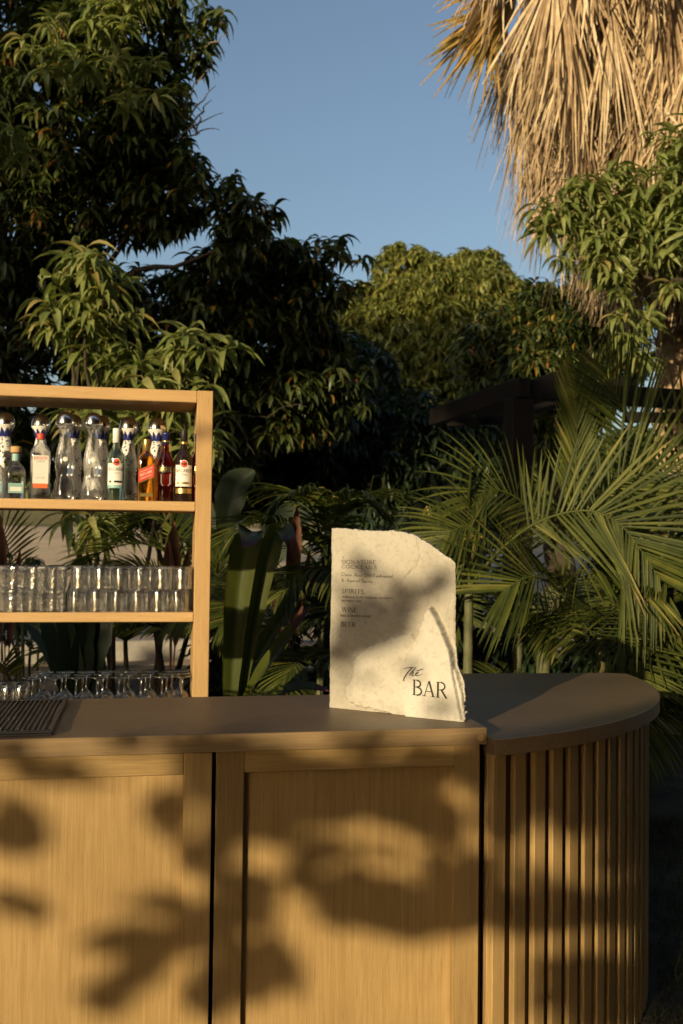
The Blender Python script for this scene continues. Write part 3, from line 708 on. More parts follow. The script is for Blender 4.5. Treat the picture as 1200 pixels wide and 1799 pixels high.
c2 = sgs([(795, 985), (797, 1010), (794, 1025), (796, 1040), (793, 1055), (788, 1066), (787, 1078), (791, 1090), (790, 1105)])
c3 = sgs([(627, 942), (626, 938), (630, 935), (650, 934)])
hgt -= .0035*np.exp(-(d1/.0016)**2)*(x < .4)
for c_, a_, w_ in ((c1, .0022, .0012), (c2, .0018, .0012), (c3, .0012, .001)):
    hgt -= a_*np.exp(-(ldist(c_, x+w1*.5, y+w1*.4)/w_)**2)
flake = sdist(sgs([(700, 930), (731, 943), (739, 975), (716, 1009), (700, 1030), (712, 1060), (690, 1090), (760, 1060), (790, 1030), (800, 985), (760, 955)]), x, y)
hgt -= .0022*ss((flake+.004)/.008)
gn = np.random.default_rng(2)
for k in range(34):
    f = 12*1.17**k if k < 18 else 200*1.05**(k-18); a_ = gn.uniform(0, 6.28); hgt += .0105/f*np.sin((x*math.cos(a_)+y*math.sin(a_))*f*2+gn.uniform(0, 6))
edge = np.minimum(np.minimum(s, 1-s)*.43, (1-t)*.5); hgt -= .0035*np.exp(-(edge/.004)**2)
fl_ = ss(flake/.02+.5); hgt += fl_*.0008*np.sin(x*420+y*160)*np.sin(y*330)
TH = .032
V = np.stack([x, -hgt, y], -1).reshape(-1, 3)
i = np.arange((NY-1)*NX).reshape(NY-1, NX)[:, :-1].ravel(); F = np.stack([i, i+1, i+NX+1, i+NX], 1)
per = np.concatenate([np.arange(NX), np.arange(1, NY)*NX+NX-1, (NY-1)*NX+np.arange(NX-2, -1, -1), np.arange(NY-2, 0, -1)*NX])
m_ = len(per); cur = per; rings = []
base = len(V); extra = []
for k, dpt in enumerate((.004, .012, .022, TH-.003, TH)):
    q = V[per].copy(); q[:, 1] = dpt+noise1(q[:, 0]*3+q[:, 2]*2+k, 40+k, .0006, 90)*(k < 4)
    jit = noise1(q[:, 0]+q[:, 2]*1.3+k*.37, 60+k, .0007, 210); inset = .003 if k == 4 else 0
    cx, cz = .2, .27; q[:, 0] += (np.sign(cx-q[:, 0]))*inset; q[:, 2] += jit*(q[:, 2] > .02)-inset*(q[:, 2] > .3)
    q[:, 0] -= .5*dpt*(q[:, 0] > .36); q[:, 2] = np.maximum(q[:, 2], 0); extra.append(q)
VV = np.vstack([V]+extra); FF = [F]
prev = per
for k in range(5):
    nxt = base+k*m_+np.arange(m_); FF.append(np.stack([np.roll(prev, -1), prev, nxt, np.roll(nxt, -1)], 1)); prev = nxt
bc = len(VV); VV = np.vstack([VV, [[.2, TH, .27]]]); F3 = [(int(prev[(j+1) % m_]), int(prev[j]), bc) for j in range(m_)]
tl = .5*e2; tl = np.maximum(tl, .8*e1); tl = np.minimum(1, tl+.35*np.exp(-((d2-.001)/.0012)**2)*(1-e1)+.2*np.exp(-((d1-.001)/.0012)**2)); tv_ = np.full(len(VV), .4); tv_[:NX*NY] = tl.ravel()  # layer tones and pale rims put the relief's shading into the colour
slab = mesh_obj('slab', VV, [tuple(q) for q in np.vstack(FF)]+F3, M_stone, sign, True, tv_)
def surf(px_, py_):        # height of the face at (s, z): nearest grid vertex
    tq = np.clip(py_/np.interp(px_, topP[:, 0], topP[:, 1]), 0, 1); j = np.clip((tq*(NY-1)), 0, NY-2)
    lf_ = np.interp(py_, leftP[:, 1], leftP[:, 0]); rt_ = np.interp(py_, rightP[:, 1], rightP[:, 0]); sq = np.clip((px_-lf_)/(rt_-lf_), 0, 1); i_ = np.clip(sq*(NX-1), 0, NX-2)
    j0, i0 = j.astype(int), i_.astype(int); 
    return np.maximum.reduce([hgt[j0, i0], hgt[j0+1, i0], hgt[j0, i0+1], hgt[j0+1, i0+1]])
# serif stroke letters: ('l', pts, width) thick/thin polylines on a unit cap height
TK, TN = .115, .05
def arcp(cx, cy, rx, ry, a0, a1, n=16): return [(cx+rx*math.cos(R(a)), cy+ry*math.sin(R(a))) for a in np.linspace(a0, a1, n)]
def sf(x, y, w=.13): return ([(x-w, y), (x+w, y)], TN*.8)
def stem(x, s0=True, s1=True, tk=TK, h=1.0):
    o = [([(x, 0), (x, h)], tk)]
    if s0: o.append(sf(x, .02))
    if s1: o.append(sf(x, h-.02))
    return o
GL = {
 'B': (.66, stem(.14)+[(arcp(.30, .76, .26, .22, 90, -90), TK*.8), (arcp(.32, .27, .31, .25, 90, -90), TK*.85), ([(.14, .98), (.31, .98)], TN), ([(.14, .535), (.33, .535)], TN), ([(.14, .02), (.33, .02)], TN)]),
 'A': (.80, [([(.10, 0), (.40, 1.0)], TN), ([(.40, 1.0), (.70, 0)], TK), ([(.20, .33), (.60, .33)], TN), sf(.10, .02), sf(.70, .02)]),
 'R': (.76, stem(.14)+[(arcp(.32, .74, .27, .24, 90, -90), TK*.8), ([(.14, .98), (.33, .98)], TN), ([(.14, .50), (.33, .50)], TN), ([(.36, .50), (.70, 0.0)], TK), sf(.70, .02, .08)]),
 'S': (.56, [(arcp(.28, .745, .21, .235, 35, 270, 16)+arcp(.28, .255, .225, .255, 90, -145, 16), TK*.75), ([(.47, .80), (.47, .97)], TN), ([(.055, .03), (.055, .22)], TN)]),
 'I': (.30, stem(.15)), 'H': (.84, stem(.14)+stem(.70)+[([(.14, .52), (.70, .52)], TN)]),
 'G': (.80, [(arcp(.42, .5, .36, .48, 40, 320, 30), TK*.8), ([(.70, .05), (.70, .45)], TK), sf(.70, .45)]),
 'C': (.76, [(arcp(.42, .5, .36, .48, 42, 318, 30), TK*.8), ([(.69, .72), (.69, .92)], TN)]),
 'O': (.86, [(arcp(.43, .5, .37, .48, 0, 360, 36), TK*.8)]),
 'N': (.86, stem(.14, True, False, TN)+stem(.72, False, True, TN)+[([(.12, 1.0), (.72, 0)], TK), sf(.08, .98, .09)]),
 'T': (.70, stem(.35, True, False)+[([(.04, .97), (.66, .97)], TN), ([(.05, .82), (.05, .97)], TN), ([(.65, .82), (.65, .97)], TN)]),
 'U': (.80, [([(.14, 1.0), (.14, .32)]+arcp(.40, .30, .26, .28, 180, 360, 16)[1:]+[(.66, 1.0)], TK*.75), sf(.14, .98), sf(.66, .98)]),
 'E': (.62, stem(.14)+[([(.14, .98), (.54, .98)], TN), ([(.14, .52), (.46, .52)], TN), ([(.14, .02), (.58, .02)], TN), ([(.54, .84), (.54, .98)], TN), ([(.58, .02), (.58, .18)], TN)]),
 'K': (.76, stem(.14)+[([(.62, .98), (.18, .46)], TN), ([(.28, .58), (.70, 0)], TK), sf(.62, .98, .1), sf(.68, .02, .1)]),
 'L': (.58, stem(.14)+[([(.14, .02), (.54, .02)], TN), ([(.54, .02), (.54, .20)], TN)]),
 'P': (.62, stem(.14)+[(arcp(.30, .72, .28, .26, 90, -90), TK*.8), ([(.14, .98), (.31, .98)], TN), ([(.14, .46), (.31, .46)], TN)]),
 'W': (1.08, [([(.06, 1), (.32, 0)], TK), ([(.32, 0), (.54, 1)], TN), ([(.54, 1), (.78, 0)], TK), ([(.78, 0), (1.02, 1)], TN), sf(.06, .98), sf(1.02, .98), sf(.54, .98)]),
 'F': (.58, stem(.14)+[([(.14, .98), (.54, .98)], TN), ([(.14, .52), (.44, .52)], TN)]),
 'a': (.48, [(arcp(.20, .17, .16, .17, 20, 380, 18), .07), ([(.37, .46), (.37, 0)], .09)]), 'b': (.5, []),
 'c': (.42, [(arcp(.23, .24, .17, .22, 45, 315, 16), .08)]), 'd': (.52, [(arcp(.22, .23, .17, .22, 0, 360, 18), .075), ([(.40, 1.0), (.40, 0)], .09)]),
 'e': (.44, [([(.07, .25), (.38, .25)], .045), (arcp(.22, .24, .16, .22, 0, 315, 18), .08)]), 'h': (.52, [([(.10, 1.0), (.10, 0)], .09), (arcp(.25, .28, .15, .18, 180, 0, 10)+[(.40, 0)], .08)]),
 'i': (.22, [([(.11, .46), (.11, 0)], .09), ([(.11, .62), (.11, .70)], .09)]), 'l': (.22, [([(.11, 1.0), (.11, 0)], .09)]),
 'n': (.52, [([(.10, .46), (.10, 0)], .09), (arcp(.25, .28, .15, .18, 180, 0, 10)+[(.40, 0)], .08)]), 'o': (.48, [(arcp(.24, .23, .18, .22, 0, 360, 18), .08)]),
 'p': (.52, [([(.10, .46), (.10, -.3)], .09), (arcp(.28, .23, .17, .22, 0, 360, 18), .075)]), 'r': (.34, [([(.10, .46), (.10, 0)], .09), (arcp(.22, .30, .12, .15, 170, 60, 6), .07)]),
 's': (.38, [(arcp(.19, .345, .12, .11, 40, 270, 8)+arcp(.19, .12, .13, .115, 90, -140, 8), .07)]), 't': (.32, [([(.14, .66), (.14, .08), (.20, .01), (.28, .03)], .08), ([(.03, .46), (.28, .46)], .05)]),
 'u': (.52, [([(.10, .46), (.10, .18)]+arcp(.25, .18, .15, .17, 180, 360, 8), .08), ([(.40, .46), (.40, 0)], .09)]), 'z': (.40, [([(.06, .44), (.34, .44)], .05), ([(.34, .44), (.06, .02)], .08), ([(.06, .02), (.34, .02)], .05)]),
 '&': (.72, [([(.62, .05), (.20, .70)]+arcp(.28, .82, .12, .14, 190, -10, 8)+[(.36, .70), (.12, .42)]+arcp(.26, .22, .18, .21, 130, 330, 10)+[(.60, .42)], .07)]),
 ' ': (.30, []), }
_lift = [0]
def ribbon(pts, w, V, F, close=False):
    P = np.asarray(pts, float); n = len(P); b = len(V)
    w = np.full(n, w) if np.isscalar(w) else np.asarray(w)
    for k in range(n):
        d = P[min(k+1, n-1)]-P[max(k-1, 0)]; d /= np.linalg.norm(d)+1e-9; nn = np.array([-d[1], d[0]])*w[k]/2
        V += [tuple(P[k]+nn), tuple(P[k]-nn)]
    for k in range(n-1): F.append((b+2*k+1, b+2*k+3, b+2*k+2, b+2*k))
def write(body, p0, p1, cap, mat, name='lettering', lift=.0007, wt=1.0):
    """serif text from sign point p0 to p1 along its baseline"""
    adv = 0; st = []
    for ch in body:
        w, g = GL[ch]
        for pts, th in g: st.append(([(a+adv, b) for a, b in pts], th))
        adv += w+(.06 if ch.isupper() else .05)
    adv -= .06; sx = np.linalg.norm(p1-p0)/adv; d = (p1-p0)/np.linalg.norm(p1-p0); up_ = np.array([0, 1.0])
    V3 = []; F3_ = []
    for k, (pts, th) in enumerate(st):
        V = []; F = []; dense = []
        for a, b in zip(pts[:-1], pts[1:]):
            m = max(1, int(np.hypot(b[0]-a[0], b[1]-a[1])/.34)); dense += [(a[0]+(b[0]-a[0])*q/m, a[1]+(b[1]-a[1])*q/m) for q in range(m)]
        dense.append(pts[-1]); P = np.array(dense)*[sx, cap]; ribbon(P, th*.5*(sx+cap)*wt, V, F)
        P2 = np.array([p0+d*a+up_*b for a, b in V]); hh = surf(P2[:, 0], P2[:, 1]); hh = np.full(len(hh), hh.max()) if np.ptp(hh) < .002 else hh
        b0 = len(V3); V3 += [(a, -(h_+lift+.00003*k), b) for (a, b), h_ in zip(P2, hh)]; F3_ += [tuple(q+b0 for q in f) for f in F]
    return mesh_obj(name, V3, F3_, mat, sign)
def plain_text(body, pa, pb, cap, mat):
    V, F = fit_text(body, np.linalg.norm(pb-pa), cap); d = (pb-pa)/np.linalg.norm(pb-pa)
    P2 = np.array([pa+d*a+np.array([0, b]) for a, b in V]); hh = surf(P2[:, 0], P2[:, 1]).max()
    return mesh_obj('lettering', np.stack([P2[:, 0], np.full(len(P2), -(hh+.0008)), P2[:, 1]], 1), F, mat, sign)
cp = lambda x, y0, y1: float(sg(x, y0)[1]-sg(x, y1)[1])
write('SIGNATURE', sg(600, 990), sg(661, 991), .0112, M_ink2, wt=1.1); write('COCKTAILS', sg(600, 998.2), sg(662, 999.8), .0105, M_ink2, wt=1.1)
ribV = []; ribF = []; ribbon(np.array([sg(603.5, 980), sg(605, 977.5)]), .0016, ribV, ribF)
mesh_obj('lettering', [(a, -.004, b) for a, b in ribV], ribF, M_ink2, sign)
write('Clase Azul Old Fashioned', sg(600, 1011.5), sg(690, 1015), .0098, M_ink2, wt=1.25); write('& Aperol Spritz', sg(600, 1021.5), sg(655, 1024), .0098, M_ink2, wt=1.25)
write('SPIRITS', sg(600, 1041.7), sg(640, 1043.4), .0130, M_ink2, wt=1.1)
plain_text('TEQUILA, RUM, VODKA, WHISKEY,', sg(600, 1050.5), sg(692, 1053.5), .0066, M_ink2); plain_text('BRANDY, GIN', sg(600, 1057), sg(635, 1058.2), .0060, M_ink2)
write('WINE', sg(600, 1074.5), sg(628, 1075.5), .0136, M_ink2, wt=1.1); plain_text('RED & WHITE WINE', sg(599, 1083), sg(651, 1085), .0062, M_ink2)
write('BEER', sg(599, 1100), sg(626, 1101.5), .0142, M_ink2, wt=1.1)
write('BAR', sg(730.5, 1218.5), sg(791.5, 1225), .0455, M_ink, wt=1.05)
k_ = 140/1200.0
q = lambda P: [sg(690+a*k_, 1140+b*k_) for a, b in P]
sV = []; sF = []
for P, w in (([(216, 288), (255, 274), (300, 267), (348, 264), (395, 262)], (.0012, .0018, .0022, .0018, .001)), ([(352, 262), (320, 295), (285, 335), (255, 375), (228, 420), (218, 448), (222, 462), (236, 466)], (.0026, .003, .003, .003, .0028, .0026, .0022, .0015)),
    ([(408, 262), (370, 302), (335, 342), (305, 382)], (.0012, .0026, .0026, .0024)), ([(305, 382), (325, 352), (350, 328), (366, 326), (364, 342), (348, 366), (346, 384), (362, 388), (385, 378)], (.0012, .0014, .0016, .002, .0026, .0026, .0024, .0018, .001)),
    ([(385, 378), (412, 362), (436, 345), (438, 330), (420, 336), (402, 360), (402, 380), (420, 388), (455, 378), (505, 358)], (.001, .0014, .0016, .0018, .002, .0026, .0026, .002, .0014, .0008)),
    ([(398, 302), (425, 310), (455, 304), (490, 292), (520, 284)], (.0008, .0018, .0026, .0022, .001))):
    ribbon(smooth_path([tuple(v) for v in q(P)], 36)[:, :2], np.interp(np.linspace(0, 1, 36), np.linspace(0, 1, len(w)), w), sV, sF)
sV = np.array(sV); hh = surf(sV[:, 0], sV[:, 1]).max()
mesh_obj('script_lettering', np.stack([sV[:, 0], -(hh+.0008+np.arange(len(sV))*2e-6), sV[:, 1]], 1), sF, M_ink, sign)
# ---------------------------------------------------------------- foliage tools
def leaf_strip(L, W, d, up, droop, fold=.25, n=5, tw=0.0):
    """one lanceolate leaf: direction d, droops under its weight; 3 points per section"""
    d = d/np.linalg.norm(d); sd = np.cross(d, up); sd /= np.linalg.norm(sd)+1e-9; nm = np.cross(sd, d)
    pos = np.zeros(3); V = []; cur = d.copy(); prof = [.12, .72, 1.0, .8, .42, .03] if n == 5 else [.15, .9, .9, .03]
    for k in range(n+1):
        w = W/2*prof[k]; nn = np.cross(sd, cur)
        V += [pos+sd*w+nn*w*fold*2, pos.copy(), pos-sd*w+nn*w*fold*2]
        cur = cur+np.array([0, 0, -droop/n]); cur /= np.linalg.norm(cur); pos = pos+cur*L/n
    F = []
    for k in range(n):
        b = 3*k; F += [(b, b+3, b+4, b+1), (b+1, b+4, b+5, b+2)]
    return np.array(V), np.array(F)
def rosette(seed, nl, L, W, twig=.16, droop=1.7, hue=(.2, .9)):
    g = np.random.default_rng(seed); Vs, Fs, Ts = [], [], []; n = 0
    tw = np.array([math.cos(.6), 0, math.sin(.6)]) if g.random() < .5 else np.array([.35, .1, .93])
    for k in range(nl):
        a = k*2.399+g.uniform(-.4, .4); e = g.uniform(-.5, .75); f = k/nl
        d = np.array([math.cos(a)*math.cos(e), math.sin(a)*math.cos(e), math.sin(e)+.15])
        V, F = leaf_strip(L*g.uniform(.7, 1.15), W*g.uniform(.8, 1.2), d, np.array([0, 0, 1.0])+g.normal(0, .25, 3), droop*g.uniform(.6, 1.3), n=5 if L > .16 else 3)
        V = V+tw*twig*(.35+.65*f); Vs.append(V); Fs.append(F+n); n += len(V)
        t = g.uniform(*hue); t = g.uniform(.96, 1) if g.random() < .025 else t
        Ts.append(np.full(len(V), t))
    b = MB().tube([(0, 0, 0), tw*twig*.6, tw*twig], [.005, .004, .002], 4); 
    Vs.append(np.array(b.v)); Fs.append(np.array([f for f in b.f if len(f) == 4])+n); Ts.append(np.full(len(b.v), .99))
    return np.vstack(Vs), np.vstack(Fs), np.concatenate(Ts)
def rot_z_tilt(g, tilt):
    a = g.uniform(0, 6.283); c, s = math.cos(a), math.sin(a); Rz = np.array([[c, -s, 0], [s, c, 0], [0, 0, 1]])
    b = g.uniform(0, 6.283); t = abs(g.normal(0, tilt)); ax = Vector((math.cos(b), math.sin(b), 0))
    return np.array(Matrix.Rotation(t, 3, ax)) @ Rz
def lobes_pts(lobes, dens, g, shell=.5, leafiness=1.0):
    """points spread through ellipsoid lobes (cx, cy, cz, rx, ry, rz), thicker near the outside, with clumps"""
    out = []
    for (cx, cy, cz, rx, ry, rz) in lobes:
        n = int(dens*(rx*ry*rz)**(2/3.)*4*math.pi)
        d = g.normal(size=(n, 3)); d /= np.linalg.norm(d, axis=1)[:, None]
        r = shell+(1-shell)*g.random(n)**.6
        cl = np.sin(d[:, 0]*5+cx*3)*np.sin(d[:, 1]*5+cy)*np.sin(d[:, 2]*6+cz*2)
        k = g.random(n) < np.clip(.78+.9*cl, .15, 1)
        out.append((np.array([cx, cy, cz])+d*r[:, None]*[rx, ry, rz])[k])
    return np.vstack(out)
def scatter_leaves(name, protos, pts, mat, parent, g, tilt=.35, smin=.8, smax=1.25, n_obj=0, obj_name='leaf_spray', score=None):
    """the n_obj clusters nearest to the photographer are objects of their own, the rest one mesh"""
    order = np.argsort(np.linalg.norm(pts-EYE, axis=1) if score is None else score); base = np.array(parent.location) if parent else np.zeros(3)
    which = g.integers(0, len(protos), len(pts)); sc = g.uniform(smin, smax, len(pts)); mats = [rot_z_tilt(g, tilt) for _ in pts]
    obj_set = order[:n_obj]; rest = order[n_obj:]
    meshes = {}
    for i in obj_set:
        w = int(which[i])
        if w not in meshes:
            o = mesh_obj(obj_name, protos[w][0], protos[w][1], mat, parent, True, protos[w][2]); meshes[w] = o
        else: o = meshes[w].copy(); C.objects.link(o)
        m = Matrix(mats[i].tolist()).to_4x4() @ Matrix.Scale(float(sc[i]), 4); m.translation = Vector(pts[i]-base); o.matrix_local = m
    Vs, Fs, Ts, n = [], [], [], 0
    for w, (V, F, T) in enumerate(protos):
        ids = [i for i in rest if which[i] == w]
        if not ids: continue
        Mx = np.stack([mats[i]*sc[i] for i in ids]); VV = np.einsum('kij,vj->kvi', Mx, V)+(pts[ids]-base)[:, None, :]
        Vs.append(VV.reshape(-1, 3)); FF = F[None]+(np.arange(len(ids))*len(V))[:, None, None]+n; Fs.append(FF.reshape(-1, 4)); n += len(ids)*len(V)
        tt = np.clip(T[None]+np.where(T[None] < .94, g.normal(0, .10, (len(ids), 1)), 0), 0, 1); Ts.append(tt.ravel())
    if Vs:
        o = mesh_obj(name, np.vstack(Vs), np.vstack(Fs), mat, parent, True, np.concatenate(Ts)); o['kind'] = 'stuff'
        return o
def limb(parent, name, a, b, r0, r1, g, sag=.12, seg=7, mat=None):
    base = np.array(parent.location); a, b = np.asarray(a, float), np.asarray(b, float); L = np.linalg.norm(b-a)
    P = [a+(b-a)*t+g.normal(0, .035*L, 3)*math.sin(math.pi*t)+np.array([0, 0, sag*L*math.sin(math.pi*t)]) for t in np.linspace(0, 1, 7)]
    P = smooth_path(P, 13)-base; return MB().tube(P, np.linspace(r0, r1, 13), seg).build(name, mat or M_bark, parent, True)
def LB(px, py, rpx, Y, rypx=None, depth=.8):   # lobe seen at a pixel, standing at distance Y
    c = at(px, py, Y); r = rpx/FPX*Y; return (c[0], c[1], c[2], r, r*depth, (rypx or rpx)/FPX*Y)
MANGO = [rosette(100+k, 12, .23, .056) for k in range(6)]
MANGO_YOUNG = [rosette(140+k, 11, .30, .062, .2, 1.7, (.2, .93)) for k in range(4)]
MANGO_LONG = [rosette(160+k, 9, .34, .064, .28, 1.9, (.25, .93)) for k in range(5)]
MANGO_S = [rosette(120+k, 10, .25, .058, .14) for k in range(4)]
def tree(name, label, group, base, lobes, dens, protos, mat, seed, n_obj=0, trunk_r=.25, extra=None, shell=.5, keep=None, fork=.35, tilt=.35, obj_name='leaf_spray', smin=.8, smax=1.25, lit_pts=None):
    g = np.random.default_rng(seed); bz = float(gz(base[0], base[1]))
    t = empty(name, (base[0], base[1], bz), 0, label, 'tree', group); b = np.array([base[0], base[1], bz])
    pts = lobes_pts(lobes, dens, g, shell)
    pts = pts[pts[:, 2] > gz(pts[:, 0], pts[:, 1])+.12]
    if keep is not None: pts = pts[keep(pts)]
    if extra is not None: pts = np.vstack([pts, extra])
    top = np.array([np.mean([l[0] for l in lobes])*.5+b[0]*.5, np.mean([l[1] for l in lobes])*.5+b[1]*.5, bz+(max(l[2] for l in lobes)-bz)*fork])
    limb(t, 'trunk', b-[0, 0, .2], top, trunk_r, trunk_r*.75, g, 0, 12)
    for l in lobes:
        if keep is not None and not keep(top+(np.array(l[:3])-top)*np.linspace(0, 1, 14)[:, None]).all(): continue
        limb(t, 'branch', top-[0, 0, .15], (l[0], l[1], l[2]), trunk_r*.5, trunk_r*.1, g)
    scatter_leaves('foliage', protos, pts, mat, t, g, tilt, smin, smax, n_obj, obj_name)
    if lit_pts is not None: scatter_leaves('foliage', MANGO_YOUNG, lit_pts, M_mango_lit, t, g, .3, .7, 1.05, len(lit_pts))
    return t

# shade of the trees behind the photographer: sun windows are kept open where the garden is lit
def sun_xy(P):               # where the sun ray through P crosses the plane y = 0: two coordinates that name the ray
    P = np.atleast_2d(P); t = P[:, 1]/SUN[1]; Q = P-t[:, None]*SUN; return Q[:, [0, 2]]
WIN = []
def window(px, py, r, Y, rz=None): c = at(px, py, Y); q = sun_xy(c)[0]; WIN.append((q[0], q[1], r/FPX*Y, (rz or r)/FPX*Y))
# ---------------------------------------------------------------- trees
def sprays(px, py, w, h, n, Y, g):
    return np.array([at(px+g.normal(0, w), py+g.normal(0, h), Y+g.normal(0, .15)) for _ in range(n)])
g = np.random.default_rng(5)
lobesA = [LB(40, 40, 190, 11.5), LB(215, 70, 125, 10.6), LB(110, 230, 180, 11.2), LB(262, 215, 85, 10.6), LB(20, 400, 165, 12), LB(225, 330, 115, 11.4), LB(290, 350, 75, 11),
          LB(-60, 250, 150, 12), LB(120, -60, 110, 11.2), LB(415, 425, 48, 10.6, 60)]
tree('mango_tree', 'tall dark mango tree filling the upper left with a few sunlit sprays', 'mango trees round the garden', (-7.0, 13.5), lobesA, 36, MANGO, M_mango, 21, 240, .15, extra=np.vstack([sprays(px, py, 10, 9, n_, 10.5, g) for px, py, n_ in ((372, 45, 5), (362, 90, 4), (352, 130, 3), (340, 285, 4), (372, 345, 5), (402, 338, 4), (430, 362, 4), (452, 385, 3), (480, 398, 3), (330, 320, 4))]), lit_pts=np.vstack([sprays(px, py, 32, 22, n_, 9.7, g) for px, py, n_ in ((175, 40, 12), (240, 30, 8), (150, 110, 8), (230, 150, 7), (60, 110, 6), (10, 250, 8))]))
lobesB = [LB(80, 650, 210, 12.6), LB(270, 640, 150, 12.3), LB(385, 535, 90, 11.6), LB(470, 520, 85, 11.8), LB(545, 520, 60, 11.8), LB(440, 650, 150, 12.4), LB(330, 760, 150, 12.7), LB(540, 680, 110, 12.6), LB(130, 510, 80, 12)]
tree('mango_tree', 'shaded mango tree between the shelf unit and the open sky, lower than the left tree', 'mango trees round the garden', (-1.6, 13.4), lobesB, 46, MANGO, M_mango, 22, 160, .14, extra=np.vstack([sprays(px, py, 12, 10, n_, 11.4, g) for px, py, n_ in ((600, 455, 4), (575, 448, 4), (520, 452, 4), (505, 470, 4), (440, 445, 4), (480, 440, 3), (610, 500, 3))]))
# young sunlit shoots in front of the shaded crowns
def shoot(label, spots, base, seed):
    g2 = np.random.default_rng(seed); bz = float(gz(*base[:2])); t = empty('mango_sapling', (base[0], base[1], bz), 0, label, 'sapling', 'mango saplings behind the shelf')
    b = np.array([base[0], base[1], bz]); tops = [at(*s[:3]) for s in spots]; pts = []
    for (px, py, Y, n, w, h), tp_ in zip(spots, tops):
        limb(t, 'stem', b, tp_, .03, .008, g2, .02, 6); pts.append(np.array([at(px+g2.normal(0, w), py+abs(g2.normal(0, h))-8, Y+g2.normal(0, .12)) for _ in range(n)]))
    P = np.vstack(pts); scatter_leaves('foliage', MANGO_YOUNG, P, M_mango_lit, t, g2, .3, .75, 1.2, len(P))
shoot('young mango shoot with bright hanging leaves above the left part of the shelf', [(148, 480, 8.0, 5, 14, 14), (150, 530, 8.0, 9, 32, 24), (150, 590, 8.0, 9, 34, 22), (165, 640, 8.1, 7, 40, 20)], (-2.05, 8.1), 31)
shoot('young mango shoot with bright leaves just above the right shelf corner', [(322, 625, 7.6, 6, 22, 18), (300, 690, 7.7, 9, 50, 26), (330, 790, 7.8, 8, 30, 30), (250, 740, 7.8, 8, 40, 30)], (-1.4, 7.8), 32)
shoot('small mango sapling with leaves behind the ceramic decanters', [(120, 735, 8.2, 7, 40, 22), (190, 760, 8.2, 8, 30, 30), (190, 930, 7.2, 7, 26, 28)], (-1.9, 8.4), 33)
lobesC = [LB(715, 478, 62, 24, 48), LB(770, 500, 60, 24, 45), LB(840, 490, 58, 24, 48), LB(890, 530, 50, 24, 40), LB(735, 545, 110, 24, 70), LB(840, 560, 95, 24, 60), LB(665, 550, 70, 23.5, 55), LB(800, 590, 140, 23), LB(930, 580, 70, 23), LB(630, 610, 80, 23), LB(760, 700, 180, 23), LB(640, 720, 130, 22.5), LB(900, 690, 130, 22.5)]
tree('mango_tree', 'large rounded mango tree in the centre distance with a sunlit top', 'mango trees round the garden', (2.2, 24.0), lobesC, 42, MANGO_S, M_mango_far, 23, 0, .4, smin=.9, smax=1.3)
lobesD = [LB(985, 590, 100, 17), LB(1060, 640, 90, 16.5), LB(960, 690, 120, 16.5), LB(880, 640, 90, 17), LB(1060, 560, 60, 16)]
tree('mango_tree', 'shaded dense mango tree right behind the dark pergola', 'mango trees round the garden', (3.8, 17.5), lobesD, 42, MANGO, M_mango, 24, 0, .3, smin=.9, smax=1.3)
lobesE = [LB(1060, 370, 95, 10.2, 60), LB(1010, 410, 62, 10, 45), LB(1130, 420, 95, 10.2), LB(1190, 300, 60, 10.2, 80), LB(1160, 430, 70, 10.4, 40), LB(1060, 455, 50, 10, 45), LB(1260, 400, 120, 10.6)]
tree('mango_tree', 'sunlit mango branch reaching in at the right in front of the palm', 'mango trees round the garden', (6.4, 10.9), lobesE, 17, MANGO_LONG, M_mango_lit, 25, 190, .09, fork=.62, tilt=.5, lit_pts=np.vstack([sprays(px, py, 9, 12, 3, 10.0, g) for px, py in ((1062, 520), (1050, 480), (1095, 560), (1110, 600), (1085, 505), (1135, 560), (1000, 450), (1120, 640), (1180, 520))]), shell=.2, smin=.7, smax=1.15)
lobesF = [LB(430, 770, 150, 15), LB(560, 790, 130, 15), LB(690, 820, 130, 15), LB(820, 850, 120, 15.5), LB(600, 700, 110, 15.5), LB(320, 840, 120, 15)]
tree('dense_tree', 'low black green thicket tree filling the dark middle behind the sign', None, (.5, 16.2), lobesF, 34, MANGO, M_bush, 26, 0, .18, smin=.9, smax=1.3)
# bare twigs at the edge of the tall tree
bt = empty('dead_branch', at(330, 260, 10.4), 0, 'bare grey dead branch poking out of the left tree into the sky', 'branch'); g = np.random.default_rng(77)
for px0, py0, px1, py1 in ((300, 250, 392, 198), (320, 245, 386, 228), (335, 225, 372, 175), (330, 210, 380, 150), (335, 110, 400, 60), (330, 100, 396, 92), (320, 190, 370, 120), (345, 236, 362, 182)):
    limb(bt, 'twig', at(px0, py0, 10.4), at(px1, py1, 10.3+g.normal(0, .2)), .012, .003, g, .08, 5, M_twig)
db = empty('dead_branch', at(440, 720, 9.5), 0, 'pale forked dead branch hanging in the dark beside the shelf post', 'branch')
for px0, py0, px1, py1 in ((385, 735, 470, 733), (470, 733, 505, 712), (505, 712, 525, 697), (505, 714, 540, 715), (420, 745, 448, 800)):
    limb(db, 'twig', at(px0, py0, 9.5), at(px1, py1, 9.5), .006, .003, g, .04, 5, M_bark)
# far rows that close the horizon
g = np.random.default_rng(41)
for k, px in enumerate(np.linspace(-250, 1500, 9)):
    Y = 62+g.uniform(-4, 8); lob = [LB(px+g.uniform(-40, 40), 850+g.uniform(-40, 20), 110, Y, 70), LB(px+g.uniform(-90, 0), 870, 80, Y, 60), LB(px+g.uniform(10, 100), 870, 80, Y, 60)]
    c = lob[0]; tree('distant_tree', 'small sunlit tree on the far grassy bank, '+ORD[k]+' from the left', 'distant trees along the far bank', (c[0], c[1]), lob, 4, [rosette(300+q, 9, .8, .3, .3) for q in range(2)], M_mango_far, 50+k, 0, .2)

